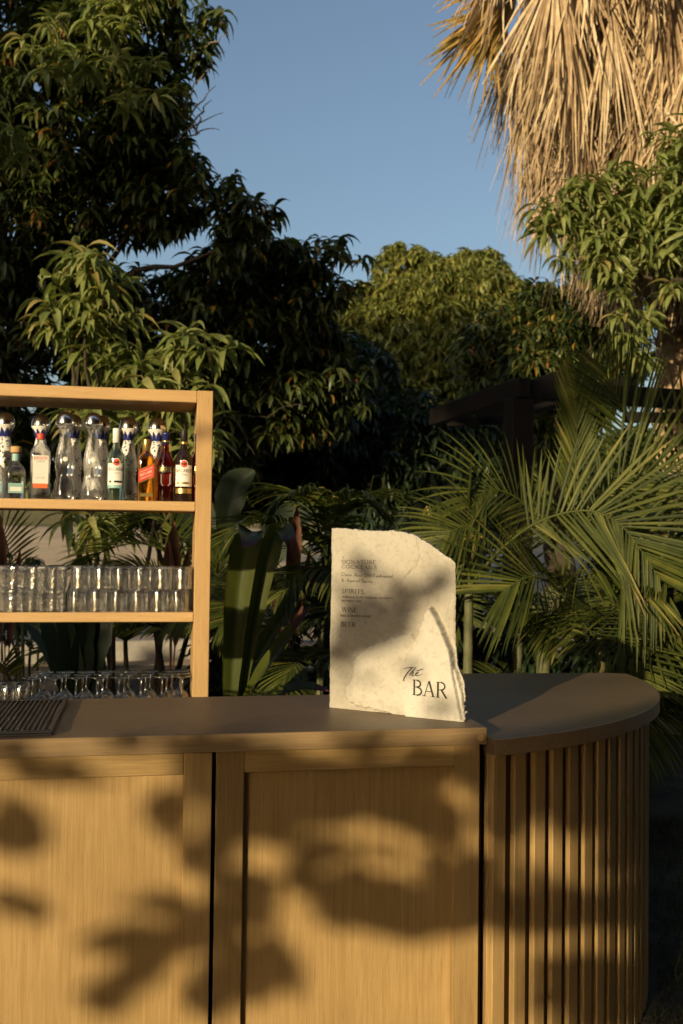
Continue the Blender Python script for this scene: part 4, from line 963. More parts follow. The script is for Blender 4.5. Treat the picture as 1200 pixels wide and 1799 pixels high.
lob = [LB(1105, 805, 70, 36, 55), LB(1040, 830, 60, 37, 50), LB(1180, 820, 60, 37, 60), LB(1000, 880, 70, 38, 50), LB(1120, 900, 80, 36, 50)]
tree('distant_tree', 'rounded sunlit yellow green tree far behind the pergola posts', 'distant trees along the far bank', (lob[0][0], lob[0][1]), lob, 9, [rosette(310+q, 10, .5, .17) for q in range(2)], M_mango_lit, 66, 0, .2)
# ---------------------------------------------------------------- palm with dry skirt
PX, PY = at(1196, 500, 12.6)[:2]; pz = float(gz(PX, PY))
palm = empty('fan_palm', (PX, PY, pz), 0, 'tall fan palm with a shaggy skirt of dry straw coloured fronds', 'palm tree')
mb = MB(); V = []; F = []; zs = np.linspace(-.2, 9.5, 90); seg = 30; g = np.random.default_rng(9)
for i, z in enumerate(zs):
    for k in range(seg):
        a = 2*math.pi*k/seg; r = .34-.012*z+.03*math.sin(a*7+i*1.9)*math.sin(i*.8+a*2)+g.normal(0, .012)+.10*math.exp(-z*1.5); V.append((r*math.cos(a), r*math.sin(a), z))
for i in range(89):
    for k in range(seg): F.append((i*seg+k, i*seg+(k+1) % seg, (i+1)*seg+(k+1) % seg, (i+1)*seg+k))
mb.add(V, F).build('trunk', M_palmbark, palm, False)
for k in range(46):          # old leaf boots on the trunk
    a = g.uniform(0, 6.28); z = g.uniform(.8, 5.6); r = .34-.012*z; q = MB(); w = g.uniform(.04, .08); h = g.uniform(.12, .3)
    t_ = np.array([-math.sin(a), math.cos(a), 0]); o_ = np.array([math.cos(a), math.sin(a), 0]); c = o_*r+np.array([0, 0, z])
    q.add([c-t_*w, c+t_*w, c+t_*w*.5+o_*.07+[0, 0, h], c-t_*w*.5+o_*.07+[0, 0, h], c-t_*w+[0, 0, h*.4]-o_*.03, c+t_*w-o_*.03+[0, 0, h*.4]], [(0, 1, 2, 3), (0, 3, 4), (1, 5, 2), (4, 3, 2, 5)]).build('leaf_boot', M_palmbark, palm)
def dead_fan(seed, nseg, L, spread, mat_t=(.05, 1.0), fz=None):
    g = np.random.default_rng(seed); Vs, Fs, Ts = [], [], []; n = 0
    for k in range(nseg):
        f = (k+.5)/nseg-.5; a = f*2*spread+g.normal(0, .05); ln = L*(1-.45*abs(f))*g.uniform(.5, 1.1); fuse = fz or g.uniform(.38, .56)
        pos = np.array([0, 0, 0.0]); d = np.array([math.sin(a), .10*math.sin(k*math.pi)+(.16 if k % 2 else -.02), -math.cos(a)]); V = []; ns = 7
        w0 = L*2*spread/nseg*fuse*1.05; cu = g.normal(0, .22, 3)
        for q in range(ns+1):
            t = q/ns; w = w0*min(t/fuse, 1)*(1-max(0, (t-fuse)/(1-fuse))**1.1*.9)*.62+.003; sd = np.array([math.cos(a), .35*(1 if k % 2 else -1), math.sin(a)])
            V += [pos-sd*w, pos+np.array([0, -.35*w, 0]), pos+sd*w]
            dd = d+np.array([0, 0, -.9])*max(0, t-.35)+cu*max(0, t-.4)*1.1+g.normal(0, .10, 3)*max(0, t-.5); pos = pos+dd/np.linalg.norm(dd)*ln/ns
        b = n; Vs += V; n += len(V); tt = g.uniform(*mat_t); Ts += [tt]*len(V)
        for q in range(ns): Fs += [(b+3*q, b+3*q+3, b+3*q+4, b+3*q+1), (b+3*q+1, b+3*q+4, b+3*q+5, b+3*q+2)]
    return np.array(Vs), np.array(Fs), np.array(Ts)
FANS = [dead_fan(400+k, 46, 2.0, s_) for k, s_ in enumerate((.62, .5, .8, .42, .7, .34))]
pet = MB().tube(smooth_path([(0, 0, 0), (0, -.35, .02), (0, -.75, -.14), (0, -1.0, -.42)], 9), np.linspace(.03, .014, 9), 6)
shared = {}
def dead_frond(ang, z, out, scale, which, tiltx, tilty):
    fr = bpy.data.objects.new('dead_frond', None); C.objects.link(fr); fr.parent = palm
    return fr
for k in range(300):
    low = k/300
    z = 9.0-3.75*low+g.uniform(-.25, .25); ang = g.uniform(0, 6.283)
    if k >= 90 and math.sin(ang) > .35: ang = -ang
    out = ((2.4 if math.cos(ang) < 0 else 2.2)-1.3*low)*g.uniform(.4, 1.06)+.2; w = int(g.integers(0, 6)); scl = g.uniform(.65, 1.08)*(1.0-.28*low)
    if w not in shared: o = mesh_obj('dead_frond', FANS[w][0], FANS[w][1], M_straw, palm, False, FANS[w][2]); shared[w] = o
    else: o = shared[w].copy(); C.objects.link(o)
    m = Matrix.Rotation(ang+math.pi/2+g.normal(0, .35), 4, 'Z') @ Matrix.Rotation(g.normal(-.05, .10)-.07*out, 4, 'X') @ Matrix.Rotation(g.normal(0, .10), 4, 'Y') @ Matrix.Scale(scl, 4)
    m.translation = Vector((out*math.cos(ang), out*math.sin(ang), z)); o.matrix_local = m
    if k < 110:
        if 'p' not in shared: p_ = pet.build('petiole', M_tan, palm, True); shared['p'] = p_
        else: p_ = shared['p'].copy(); C.objects.link(p_)
        s_ = out/1.0; m = Matrix.Rotation(ang+math.pi/2, 4, 'Z') @ Matrix.Diagonal((1, s_, 1, 1)); m.translation = Vector((0, 0, z+.42)); p_.matrix_local = m
for k, (px, py, ry, sp_) in enumerate(((975, -60, .10, .46), (1075, 20, -.06, .30), (1175, -30, .05, .50), (1010, 60, .12, .3))):   # big folded fans in front
    V, F, T = dead_fan(455+k, 46, 1.85, sp_, (.15, .95), .5); o = mesh_obj('dead_frond', V, F, M_straw, palm, False, T); m = Matrix.Rotation(ry, 4, 'Y') @ Matrix.Rotation(g.normal(-.05, .1), 4, 'Z'); m.translation = Vector(at(px, py, 10.6+.1*k)-[PX, PY, pz]); o.matrix_local = m
V, F, T = [], [], []; n_ = 0      # loose thatch between the fronds
for k in range(2600):
    z = g.uniform(5.2, 9.6); low = (9.6-z)/4.4; ang = g.uniform(0, 6.283); r_ = .35+(1.3-.7*low)*g.random()**.7; ln = g.uniform(.5, 1.3); w = g.uniform(.006, .02); p = np.array([r_*math.cos(ang), r_*math.sin(ang), z]); sd = np.array([-math.sin(ang+g.normal(0, .6)), math.cos(ang+g.normal(0, .6)), 0]); d = np.array([g.normal(.06*math.cos(ang), .12), g.normal(.06*math.sin(ang), .12), -1.0]); c_ = g.normal(0, .1, 3)
    for q in range(5): s_ = q/4; V += [p+d*ln*s_+c_*s_*s_-sd*w*(1-.7*s_), p+d*ln*s_+c_*s_*s_+sd*w*(1-.7*s_)]
    F += [(n_+2*q, n_+2*q+1, n_+2*q+3, n_+2*q+2) for q in range(4)]; n_ += 10; T += [g.uniform(0, .75)]*10
mesh_obj('thatch', np.array(V), np.array(F), M_straw, palm, False, T)['kind'] = 'stuff'
# yellowing fronds sticking out to the left, loose fibres below
for k, (px, py, tl) in enumerate(((905, -30, .8), (885, 10, .6), (925, -70, .95), (865, 40, .45))):
    V, F, T = dead_fan(470+k, 34, 1.25, .75); o = mesh_obj('yellowing_frond', V, F, M_oldfrond, palm, False, T); c = at(px, py, 12.0)-[PX, PY, pz]
    m = Matrix.Rotation(tl, 4, 'Y') @ Matrix.Rotation(-.2, 4, 'X'); m.translation = Vector(c); o.matrix_local = m
mb = MB()
for k in range(14):
    px = g.choice([g.uniform(890, 905), g.uniform(935, 985), g.uniform(905, 945)]); p0 = at(px, g.uniform(170, 270), 11.2)-[PX, PY, pz]; ln = g.uniform(.5, 1.05)
    pts = [p0+np.array([g.normal(0, .006)*q, 0, -ln*q/6.]) for q in range(7)]; mb.tube(pts, np.linspace(.008, .003, 7), 4, g.uniform(.3, 1), False)
o = mb.build('hanging_fibres', M_straw, palm, False, True)
# ---------------------------------------------------------------- pergola
pg = empty('pergola', at(911, 800, 8.6), 0, 'dark timber pergola standing behind the garden palms', 'pergola')
pb = np.array(pg.location)
def beam(name, a, b, w, h):
    a, b = np.asarray(a, float), np.asarray(b, float); L = np.linalg.norm(b-a); d = (b-a)/L; s = np.cross(d, [0, 0, 1.0]); s /= np.linalg.norm(s)+1e-9; u = np.cross(s, d)
    o = MB().box(-w/2, w/2, -h/2, h/2, 0, L, b=.006).build(name, M_pergola, pg)
    m = Matrix.Identity(4)
    for i in range(3): m[i][0], m[i][1], m[i][2], m[i][3] = s[i], u[i], d[i], a[i]-pb[i]
    o.matrix_local = m; return o
p0 = at(911, 684, 8.6); hz = p0[2]
pL = on_z(765, 733, hz); pR = at(1150, 691, 9.0); pR[2] = hz; dL = (pL-p0)/np.linalg.norm(pL-p0)
def post(name, xy, w):
    zb = float(gz(xy[0], xy[1])); o = MB().box(-w/2, w/2, -w/2, w/2, 0, hz-.085-zb, b=.008).build(name, M_pergola, pg); o.location = (xy[0]-pb[0], xy[1]-pb[1], zb-pb[2]); o.rotation_euler = (0, 0, math.atan2(dL[1], dL[0]))
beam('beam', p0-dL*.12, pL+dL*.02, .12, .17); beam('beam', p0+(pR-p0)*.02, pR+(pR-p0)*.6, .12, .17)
post('post', p0[:2], .2); pr = p0+(pR-p0)*1.5; post('post', pr[:2], .2)
q0 = at(1098, 733, 11.6); beam('cross_beam', q0, at(1240, 735, 11.6), .12, .12); post('post', at(1108, 760, 11.8)[:2], .14)
for f in (.3, .55, .8): beam('rafter', p0+(pR-p0)*f+[0, 0, .13], p0+(pR-p0)*f+[0, 0, .13]+dL*np.linalg.norm(pL-p0)*1.3, .06, .12)
beam('cross_beam', at(785, 742, 11.4), at(893, 737, 11.4), .1, .1)
# ---------------------------------------------------------------- garden palms and leafy plants
def frond_mesh(P, nl, LL, W, ang0=1.15, ang1=.45, vee=.35, droop=.55, seed=0, start=.14, up=None, hue=(.2, .92), curl=0.0):
    g = np.random.default_rng(seed); P = smooth_path(P, 60); n = len(P); Vs, Fs, Ts = [], [], []; cnt = 0
    rb = MB().tube(P, np.linspace(.011, .0022, n), 5); Vs.append(np.array(rb.v)); f4 = [f for f in rb.f if len(f) == 4]; Fs.append(np.array(f4)); Ts.append(np.full(len(rb.v), .62)); cnt = len(rb.v)
    for k in range(nl):
        t = start+(1-start)*(k+.5)/nl; i = min(int(t*(n-1)), n-2); T = P[i+1]-P[i]; T /= np.linalg.norm(T)
        U = np.array([0, 0, 1.0]) if up is None else np.asarray(up, float); S = np.cross(T, U); S /= np.linalg.norm(S)+1e-9; N = np.cross(S, T)
        u = (t-start)/(1-start); ln = LL*(.55+1.5*u*(1-u)*1.35 if u < .5 else .30+1.06*math.sin(math.pi*min(1, .5+(u-.5)*.8)))
        a = ang0+(ang1-ang0)*u
        for sgn in (-1, 1):
            l_ = ln*g.uniform(.9, 1.08); d = T*math.cos(a+g.normal(0, .05))+S*sgn*math.sin(a)*math.cos(vee)+N*math.sin(vee)*math.sin(a); d /= np.linalg.norm(d)
            pos = P[i]+T*g.uniform(-.004, .004); tin = float(np.clip(g.uniform(*hue), 0, 1)); dr = droop*g.uniform(.6, 1.5); V = []; cur = d.copy(); m = 6
            for q in range(m+1):
                s = q/m; w = W/2*(math.sin(math.pi*min(1, .12+s*.62))**.8 if s < .6 else max(.04, 1-((s-.55)/.45)**1.3)); sd = np.cross(cur, N); sd /= np.linalg.norm(sd)+1e-9; nn = np.cross(sd, cur)
                V += [pos+sd*w+nn*w*.55, pos.copy(), pos-sd*w+nn*w*.55]
                cur = cur+np.array([0, 0, -dr*1.7*s/m])+curl*np.array([0, 0, -1.0])*s**2/m; cur /= np.linalg.norm(cur); pos = pos+cur*l_/m
            b = cnt; Vs.append(np.array(V)); cnt += len(V); Ts.append(np.linspace(tin, min(1, tin+(.0 if g.random() < .8 else .25)), len(V)))
            Fs.append(np.array([f for q in range(m) for f in ((b+3*q, b+3*q+3, b+3*q+4, b+3*q+1), (b+3*q+1, b+3*q+4, b+3*q+5, b+3*q+2))]))
    return np.vstack(Vs), np.vstack(Fs), np.concatenate(Ts)
def palm_clump(label, base, stems, fronds, autos, seed, mat=None, group='feathery palms in the garden'):
    g = np.random.default_rng(seed); b = np.array([base[0], base[1], float(gz(*base))]); t = empty('feather_palm', b, 0, label, 'palm', group); mat = mat or M_palm
    for st in stems:
        P = smooth_path([np.asarray(p)-b for p in st[0]], 26); mb = MB(); rr = [st[1]*(1-.25*i/25)*(1.09 if i % 4 == 0 else 1) for i in range(26)]; mb.tube(P, rr, 10); mb.build('stem', M_stem, t, True)
    k = 0
    for pts, nl, LL, kw in fronds:
        V, F, T = frond_mesh([np.asarray(p)-b for p in pts], nl, LL, kw.pop('W', .020), seed=seed*100+k, **kw); mesh_obj('frond', V, F, mat, t, True, T); k += 1
    for (org, n, L, e0, e1, az0, az1) in autos:
        o_ = np.asarray(org)-b
        for q in range(n):
            az = R(az0+(az1-az0)*(q+g.uniform(.1, .9))/n); e = R(g.uniform(e0, e1)); l_ = L*g.uniform(.75, 1.15); d = np.array([math.cos(az), math.sin(az), 0]); P = []
            for s in np.linspace(0, 1, 7):
                P.append(o_+d*l_*(math.cos(e)*s+.12*s*s)+np.array([0, 0, l_*(math.sin(e)*s-.62*math.cos(e*.6)*s**2.2)]))
            V, F, T = frond_mesh(P, 46, .36*L, .017, seed=seed*100+50+k, vee=g.uniform(.1, .4), droop=g.uniform(.2, .7), up=(g.uniform(-.3, .3), g.uniform(-.9, -.2), .7)); mesh_obj('frond', V, F, mat, t, True, T); k += 1
    return t
A = lambda *P: [at(*p) for p in P]
# the big clump at the right
palm_clump('large feathery garden palm arching over the back of the rounded bar end', (1.75, 5.9),
    [(A((952, 1260, 6.0), (955, 1160, 6.0), (968, 1080, 6.05), (985, 1030, 6.1)), .045), (A((820, 1300, 5.6), (822, 1180, 5.6), (823, 1090, 5.6), (824, 1030, 5.6)), .030), (A((905, 1300, 6.3), (908, 1180, 6.3), (915, 1080, 6.3)), .035), (A((1130, 1300, 6.2), (1128, 1150, 6.2), (1130, 1020, 6.3)), .04), (A((1060, 1300, 6.5), (1055, 1150, 6.5), (1050, 1010, 6.5)), .035)],
    [(A((824, 1030, 5.6), (880, 965, 5.5), (950, 915, 5.4), (1030, 897, 5.3), (1085, 918, 5.25), (1125, 965, 5.2), (1160, 1020, 5.2)), 36, .56, dict(vee=.12, droop=.10, start=.28, ang0=1.15, ang1=.5, W=.021, up=(-.1, -1, .25))),
     (A((1000, 1000, 6.0), (1008, 880, 5.95), (1013, 780, 5.9), (1012, 660, 5.85)), 18, .34, dict(ang0=.55, ang1=.2, vee=.1, droop=.2, start=.30, W=.022, up=(0, -1, .2))),
     (A((1130, 1000, 6.2), (1138, 880, 6.0), (1110, 760, 5.9), (1060, 645, 5.8)), 22, .42, dict(ang0=.9, vee=.15, droop=.12, start=.2, W=.019, up=(.1, -1, .4))),
     (A((1140, 1020, 6.2), (1165, 900, 6.0), (1210, 800, 5.9), (1270, 740, 5.8)), 24, .45, dict(ang0=1.0, W=.02, vee=.3, droop=.25, start=.15, up=(0, -1, .5))),
     (A((985, 1035, 6.1), (965, 950, 5.9), (915, 880, 5.8), (860, 860, 5.7), (830, 890, 5.6)), 28, 0.38, dict(vee=.2, droop=0.36, start=.25, W=.018, up=(0, -1, .55))),
     (A((985, 1035, 6.1), (920, 960, 5.8), (850, 925, 5.6), (800, 930, 5.5), (768, 955, 5.5)), 27, 0.30, dict(vee=.2, droop=0.42, start=.25, W=.018, up=(0, -1, .55))),
     (A((985, 1040, 6.1), (1010, 1010, 5.7), (1050, 985, 5.5), (1110, 990, 5.4), (1165, 1030, 5.3)), 27, 0.48, dict(vee=.2, droop=0.27, start=.1, W=.018, up=(0, -1, .55))),
     (A((985, 1040, 6.1), (1000, 960, 6.0), (1060, 880, 5.9), (1130, 830, 5.8), (1220, 820, 5.8)), 31, 0.63, dict(vee=.2, droop=0.21, start=.2, W=.018, up=(0, -1, .55))),
     (A((985, 1040, 6.1), (960, 1020, 5.6), (925, 1015, 5.45), (880, 1040, 5.4)), 24, 0.46, dict(vee=.2, droop=0.12, start=.1, W=.018, up=(0, -1, .55))),
     (A((1050, 1020, 6.5), (1080, 1060, 6.0), (1130, 1095, 5.7), (1210, 1110, 5.5)), 28, 0.52, dict(vee=.2, droop=0.27, start=.1, W=.018, up=(0, -1, .55))),
     (A((1060, 1120, 6.2), (1100, 1130, 5.9), (1150, 1145, 5.7), (1230, 1175, 5.5)), 24, 0.46, dict(vee=.2, droop=0.21, start=.05, W=.018, up=(0, -1, .55))),
     (A((985, 1060, 6.2), (1020, 1090, 5.8), (1060, 1140, 5.5), (1110, 1200, 5.3)), 25, 0.44, dict(vee=.2, droop=0.24, start=.1, W=.018, up=(0, -1, .55))),
     (A((915, 1080, 6.3), (905, 1000, 6.2), (880, 940, 6.1), (850, 930, 6.0), (815, 960, 6.0)), 25, 0.41, dict(vee=.2, droop=0.48, W=.018, up=(0, -1, .55))),
     (A((824, 1030, 5.6), (822, 960, 5.6), (824, 900, 5.6), (827, 850, 5.6)), 6, .2, dict(ang0=.25, ang1=.12, vee=.05, droop=.05, start=.55))],
    [((1.62, 6.0, 1.30), 4, 1.1, 25, 60, 235, 360), ((2.35, 6.3, 1.3), 5, 1.2, 35, 70, 190, 330), ((1.2, 6.4, .95), 3, .8, 20, 65, 220, 350), ((2.0, 6.1, .75), 4, 1.1, 0, 45, 190, 360), ((1.4, 6.2, .55), 4, .9, 5, 50, 185, 350)], 1)
palm_clump('small feathery palm with curled fronds just above the top of the sign', (-.1, 6.4),
    [(A((560, 1290, 6.4), (565, 1120, 6.4), (570, 1010, 6.4)), .025)],
    [(A((570, 1010, 6.4), (560, 930, 6.2), (540, 880, 6.1), (515, 868, 6.0), (490, 890, 6.0)), 34, .30, dict(vee=.2, droop=1.1, curl=1.2)),
     (A((570, 1010, 6.4), (585, 930, 6.2), (600, 890, 6.1), (630, 875, 6.0), (655, 890, 6.0)), 34, .30, dict(vee=.2, droop=1.1, curl=1.2)),
     (A((570, 1010, 6.4), (530, 960, 6.1), (490, 925, 6.0), (440, 920, 5.9), (400, 950, 5.8)), 34, .32, dict(vee=.25, droop=.9)),
     (A((570, 1020, 6.4), (555, 1000, 6.0), (520, 1010, 5.8), (490, 1050, 5.7)), 30, .28, dict(vee=.2, droop=.9)),
     (A((570, 1060, 6.4), (560, 1010, 6.0), (575, 1000, 5.8), (600, 1040, 5.6)), 28, .28, dict(vee=.25, droop=1.0)),
     (A((560, 1160, 6.2), (545, 1150, 5.8), (520, 1165, 5.5), (495, 1200, 5.4)), 30, .24, dict(vee=.3, droop=.8)),
     (A((560, 1180, 6.2), (570, 1150, 5.9), (590, 1150, 5.6), (610, 1190, 5.5)), 30, .26, dict(vee=.3, droop=.8)),
     (A((633, 1000, 6.3), (636, 940, 6.3), (645, 895, 6.3), (653, 853, 6.3)), 5, .1, dict(ang0=.15, ang1=.1, vee=0., droop=.02, start=.7)),
     (A((660, 1000, 6.2), (662, 940, 6.2), (668, 895, 6.2), (674, 848, 6.2)), 5, .1, dict(ang0=.15, ang1=.1, vee=0., droop=.02, start=.7))],
    [((-.15, 6.6, 1.2), 4, .9, 15, 65, 180, 360), ((.25, 6.9, 1.1), 4, .9, 15, 60, 180, 360), ((.0, 6.4, .5), 5, .7, 10, 40, 185, 355)], 2)
palm_clump('feathery palm seen through the shelf behind the rocks glasses', (-1.5, 7.2),
    [(A((225, 1290, 7.2), (222, 1180, 7.2), (220, 1120, 7.2)), .02)],
    [(A((330, 1060, 7.0), (300, 980, 6.9), (250, 955, 6.8), (190, 965, 6.7), (150, 990, 6.7)), 36, .36, dict(vee=.35, droop=.35)),
     (A((330, 1060, 7.0), (320, 960, 6.9), (290, 915, 6.8), (255, 910, 6.8), (230, 930, 6.8)), 34, .34, dict(vee=.3, droop=.5)),
     (A((330, 1060, 7.0), (270, 1010, 6.9), (220, 1000, 6.8), (170, 1030, 6.7)), 34, .34, dict(vee=.35, droop=.4)),
     (A((220, 1140, 7.2), (222, 1110, 7.1), (215, 1080, 7.0), (180, 1075, 6.9)), 24, .24, dict(vee=.3, droop=.3)),
     (A((220, 1140, 7.2), (226, 1110, 7.1), (240, 1085, 7.0), (275, 1085, 6.9)), 24, .24, dict(vee=.3, droop=.3)),
     (A((390, 1150, 6.8), (385, 1060, 6.6), (380, 1000, 6.5), (395, 960, 6.4)), 26, .25, dict(vee=.2, droop=.5))],
    [((-1.15, 7.3, .9), 5, .9, 20, 60, 190, 350)], 3)
palm_clump('thin stemmed young palm seen low through the left of the shelf', (-2.2, 7.6),
    [(A((32, 1260, 7.6), (34, 1160, 7.6), (24, 1080, 7.6)), .012), (A((40, 1260, 7.6), (40, 1160, 7.6), (40, 1060, 7.6)), .016), (A((52, 1260, 7.7), (52, 1160, 7.7), (62, 1080, 7.7)), .012), (A((64, 1260, 7.6), (66, 1170, 7.6), (70, 1090, 7.6)), .010)],
    [(A((40, 1100, 7.6), (20, 1000, 7.5), (5, 930, 7.4), (-20, 890, 7.4)), 26, .3, dict(vee=.3, droop=.3)),
     (A((20, 1200, 7.4), (10, 1180, 7.3), (0, 1165, 7.2), (-30, 1160, 7.2)), 20, .22, dict(vee=.4, droop=.2))], [], 4)
# strap leaved and broad leaved plants
def blade(P, W, nrm, seed=0, fold=.22, tips=None, prof=None, n=16, wav=.0):
    g_ = np.random.default_rng(seed+11); QS = np.linspace(-1, 1, 9); st_ = g_.uniform(-.10, .10, 9); rib_ = g_.uniform(-.03, .03, 9); ed = g_.normal(0, .05, (9, n+1)); P = smooth_path(P, n+1); V = []; T = []
    for i in range(n+1):
        s = i/n; T_ = P[min(i+1, n)]-P[max(i-1, 0)]; T_ /= np.linalg.norm(T_)+1e-9; sd = np.cross(T_, nrm); sd /= np.linalg.norm(sd)+1e-9; nn = np.cross(sd, T_)
        w = W/2*(prof(s) if prof else (min(1, .35+s*1.6)*(1 if s < .62 else max(.02, 1-((s-.62)/.38)**1.7))))
        for kq, q in enumerate(QS): V.append(P[i]+sd*w*q*(1+ed[kq, i]*abs(q))+nn*w*abs(q)*fold*2+nn*w*(.05*math.sin(s*9+q*2+seed)+rib_[kq])); T.append(min(1, max(0, (tips(s, q) if tips else .5)+st_[kq]+(-.12 if q == 0 else 0))))
    F = [(9*i+k, 9*i+9+k, 9*i+10+k, 9*i+1+k) for i in range(n) for k in range(8)]
    return np.array(V), np.array(F), np.array(T)
def leafy(name, label, cat, base, leaves, mat, seed, tips=None, group=None, fold=.22, prof=None):
    b = np.array([base[0], base[1], float(gz(*base[:2]))]); t = empty(name, b, 0, label, cat, group)
    for k, (P, W, nrm) in enumerate(leaves):
        V, F, T = blade([np.asarray(p)-b for p in P], W, np.asarray(nrm, float), seed+k, fold, tips, prof); mesh_obj('leaf', V, F, mat, t, True, T)
    return t
tip_purple = lambda s, q: (.35+.25*s+.10*abs(q) if s < .78 else .88+.12*min(1, (s-.78)/.1))
bs = at(400, 1300, 5.3)
leafy('strap_leaf_plant', 'strap leaved plant with tall purple tipped green leaves beside the shelf post', 'plant', (bs[0], bs[1]),
    [(A((402, 1290, 5.3), (408, 1150, 5.25), (420, 1020, 5.2), (438, 935, 5.15), (434, 950, 5.0), (424, 962, 4.95)), .15, (.15, -1, .1)), (A((412, 1290, 5.35), (440, 1120, 5.3), (466, 990, 5.25), (488, 932, 5.2), (506, 945, 5.1), (511, 975, 5.1)), .11, (.35, -.9, .1)),
     (A((405, 1290, 5.2), (450, 1200, 5.0), (500, 1130, 4.9), (548, 1062, 4.85)), .10, (-.5, -.6, .6)), (A((400, 1290, 5.3), (455, 1150, 5.5), (510, 1060, 5.6), (560, 1010, 5.7)), .08, (.3, -.8, .4)),
     (A((410, 1290, 5.3), (470, 1230, 5.1), (530, 1210, 5.0), (580, 1215, 4.9)), .09, (0, -.5, .9))], M_strap, 1, tip_purple)
bs = at(132, 1330, 6.2)
leafy('dark_leaf_plant', 'dark broad leaved plant silhouetted low behind the wine glasses', 'plant', (bs[0], bs[1]),
    [(A((132, 1300, 6.2), (125, 1180, 6.2), (100, 1100, 6.2), (70, 1060, 6.2)), .20, (0, -1, .2)), (A((134, 1300, 6.2), (135, 1180, 6.2), (138, 1080, 6.2), (140, 1000, 6.2)), .24, (0, -1, .1)), (A((136, 1300, 6.2), (150, 1180, 6.2), (170, 1110, 6.2), (190, 1050, 6.2)), .22, (.1, -1, .2)), (A((133, 1300, 6.3), (115, 1190, 6.3), (80, 1120, 6.4), (40, 1090, 6.4)), .14, (0, -1, .3))], M_bush, 5, lambda s, q: .05)
tip_red = lambda s, q: .25+.55*s+.12*q
for lab, (px, py, Y), lv in (('red leaved cordyline with an upright pink leaf between post and sign', (505, 1260, 6.0), ((522, 888, 26), (470, 960, 14), (545, 960, 14))), ('coppery cordyline seen through the shelf beside the post', (300, 1260, 6.6), ((306, 915, 30), (296, 945, 26), (332, 960, 22))),
    ('red leaved cordyline peeping out right of the sign top', (770, 1260, 6.5), ((758, 955, 30), (790, 935, 18), (820, 945, 18), (806, 1020, 16))), ('copper leaved cordyline at the far left edge behind the glasses', (10, 1260, 7.0), ((2, 905, 20), (36, 962, 16), (-20, 940, 20)))):
    b0 = at(px, py, Y); L = []
    for (tx, ty, w) in lv: L.append(([b0, at(px+(tx-px)*.25, ty+170, Y), at(px+(tx-px)*.7, ty+70, Y-.1), at(tx, ty, Y-.2)], w/FPX*Y, ((tx-px)/120., -1, .15)))
    leafy('cordyline', lab, 'plant', (b0[0], b0[1]), L, M_cord, 9, tip_red, 'red leaved plants in the border', prof=lambda s: (.12 if s < .35 else math.sin(math.pi*min(1, .18+(s-.35)*1.26))**.8 if s < .97 else .05))
bs = at(420, 1250, 7.6)
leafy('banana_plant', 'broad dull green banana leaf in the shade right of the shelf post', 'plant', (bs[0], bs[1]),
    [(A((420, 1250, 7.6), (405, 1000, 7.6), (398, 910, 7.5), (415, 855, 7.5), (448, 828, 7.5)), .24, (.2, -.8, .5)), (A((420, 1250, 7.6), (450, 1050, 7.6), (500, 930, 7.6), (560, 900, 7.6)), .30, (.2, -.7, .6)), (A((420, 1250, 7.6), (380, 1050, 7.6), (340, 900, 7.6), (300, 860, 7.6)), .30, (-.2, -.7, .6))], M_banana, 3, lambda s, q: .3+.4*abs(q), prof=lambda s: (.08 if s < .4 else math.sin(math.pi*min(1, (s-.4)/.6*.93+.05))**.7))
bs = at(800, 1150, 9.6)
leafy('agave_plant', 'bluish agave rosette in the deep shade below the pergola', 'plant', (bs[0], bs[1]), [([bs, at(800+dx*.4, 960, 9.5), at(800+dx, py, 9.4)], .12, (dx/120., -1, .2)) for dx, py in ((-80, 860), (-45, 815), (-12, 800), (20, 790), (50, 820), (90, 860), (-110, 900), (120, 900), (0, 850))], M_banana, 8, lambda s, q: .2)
bs = at(640, 1150, 9.0)
leafy('agave_plant', 'grey green agave in the dark behind the top edge of the sign', 'plant', (bs[0], bs[1]), [([bs, at(640+dx*.4, 960, 9.0), at(640+dx, py, 8.9)], .10, (dx/120., -1, .2)) for dx, py in ((-70, 880), (-30, 850), (5, 858), (40, 862), (80, 890))], M_banana, 8, lambda s, q: .2)
# dry grassy strands beside the sign
g = np.random.default_rng(15); gr = empty('fountain_grass', at(770, 1200, 6.0), 0, 'arching dry fountain grass behind the right shoulder of the sign', 'plant'); b = np.array(gr.location)
for k in range(46):
    e = g.uniform(-1, 1); tx = 770+e*110; ty = 930+abs(e)*50+g.uniform(-35, 40); Y = 6.0+g.uniform(-.3, .3)
    V, F, T = blade([at(770+e*8, 1200, 6.0)-b, at(770+e*25, 1010, 6.0)-b, at(770+e*65, ty-20, Y)-b, at(tx, ty+g.uniform(0, 60), Y)-b], .014, np.array([0, -1, .3]), k, .3, (lambda s, q, t0=g.uniform(.3, 1): t0), n=10); mesh_obj('blade', V, F, M_palm if k % 3 else M_oldfrond, gr, True, T)
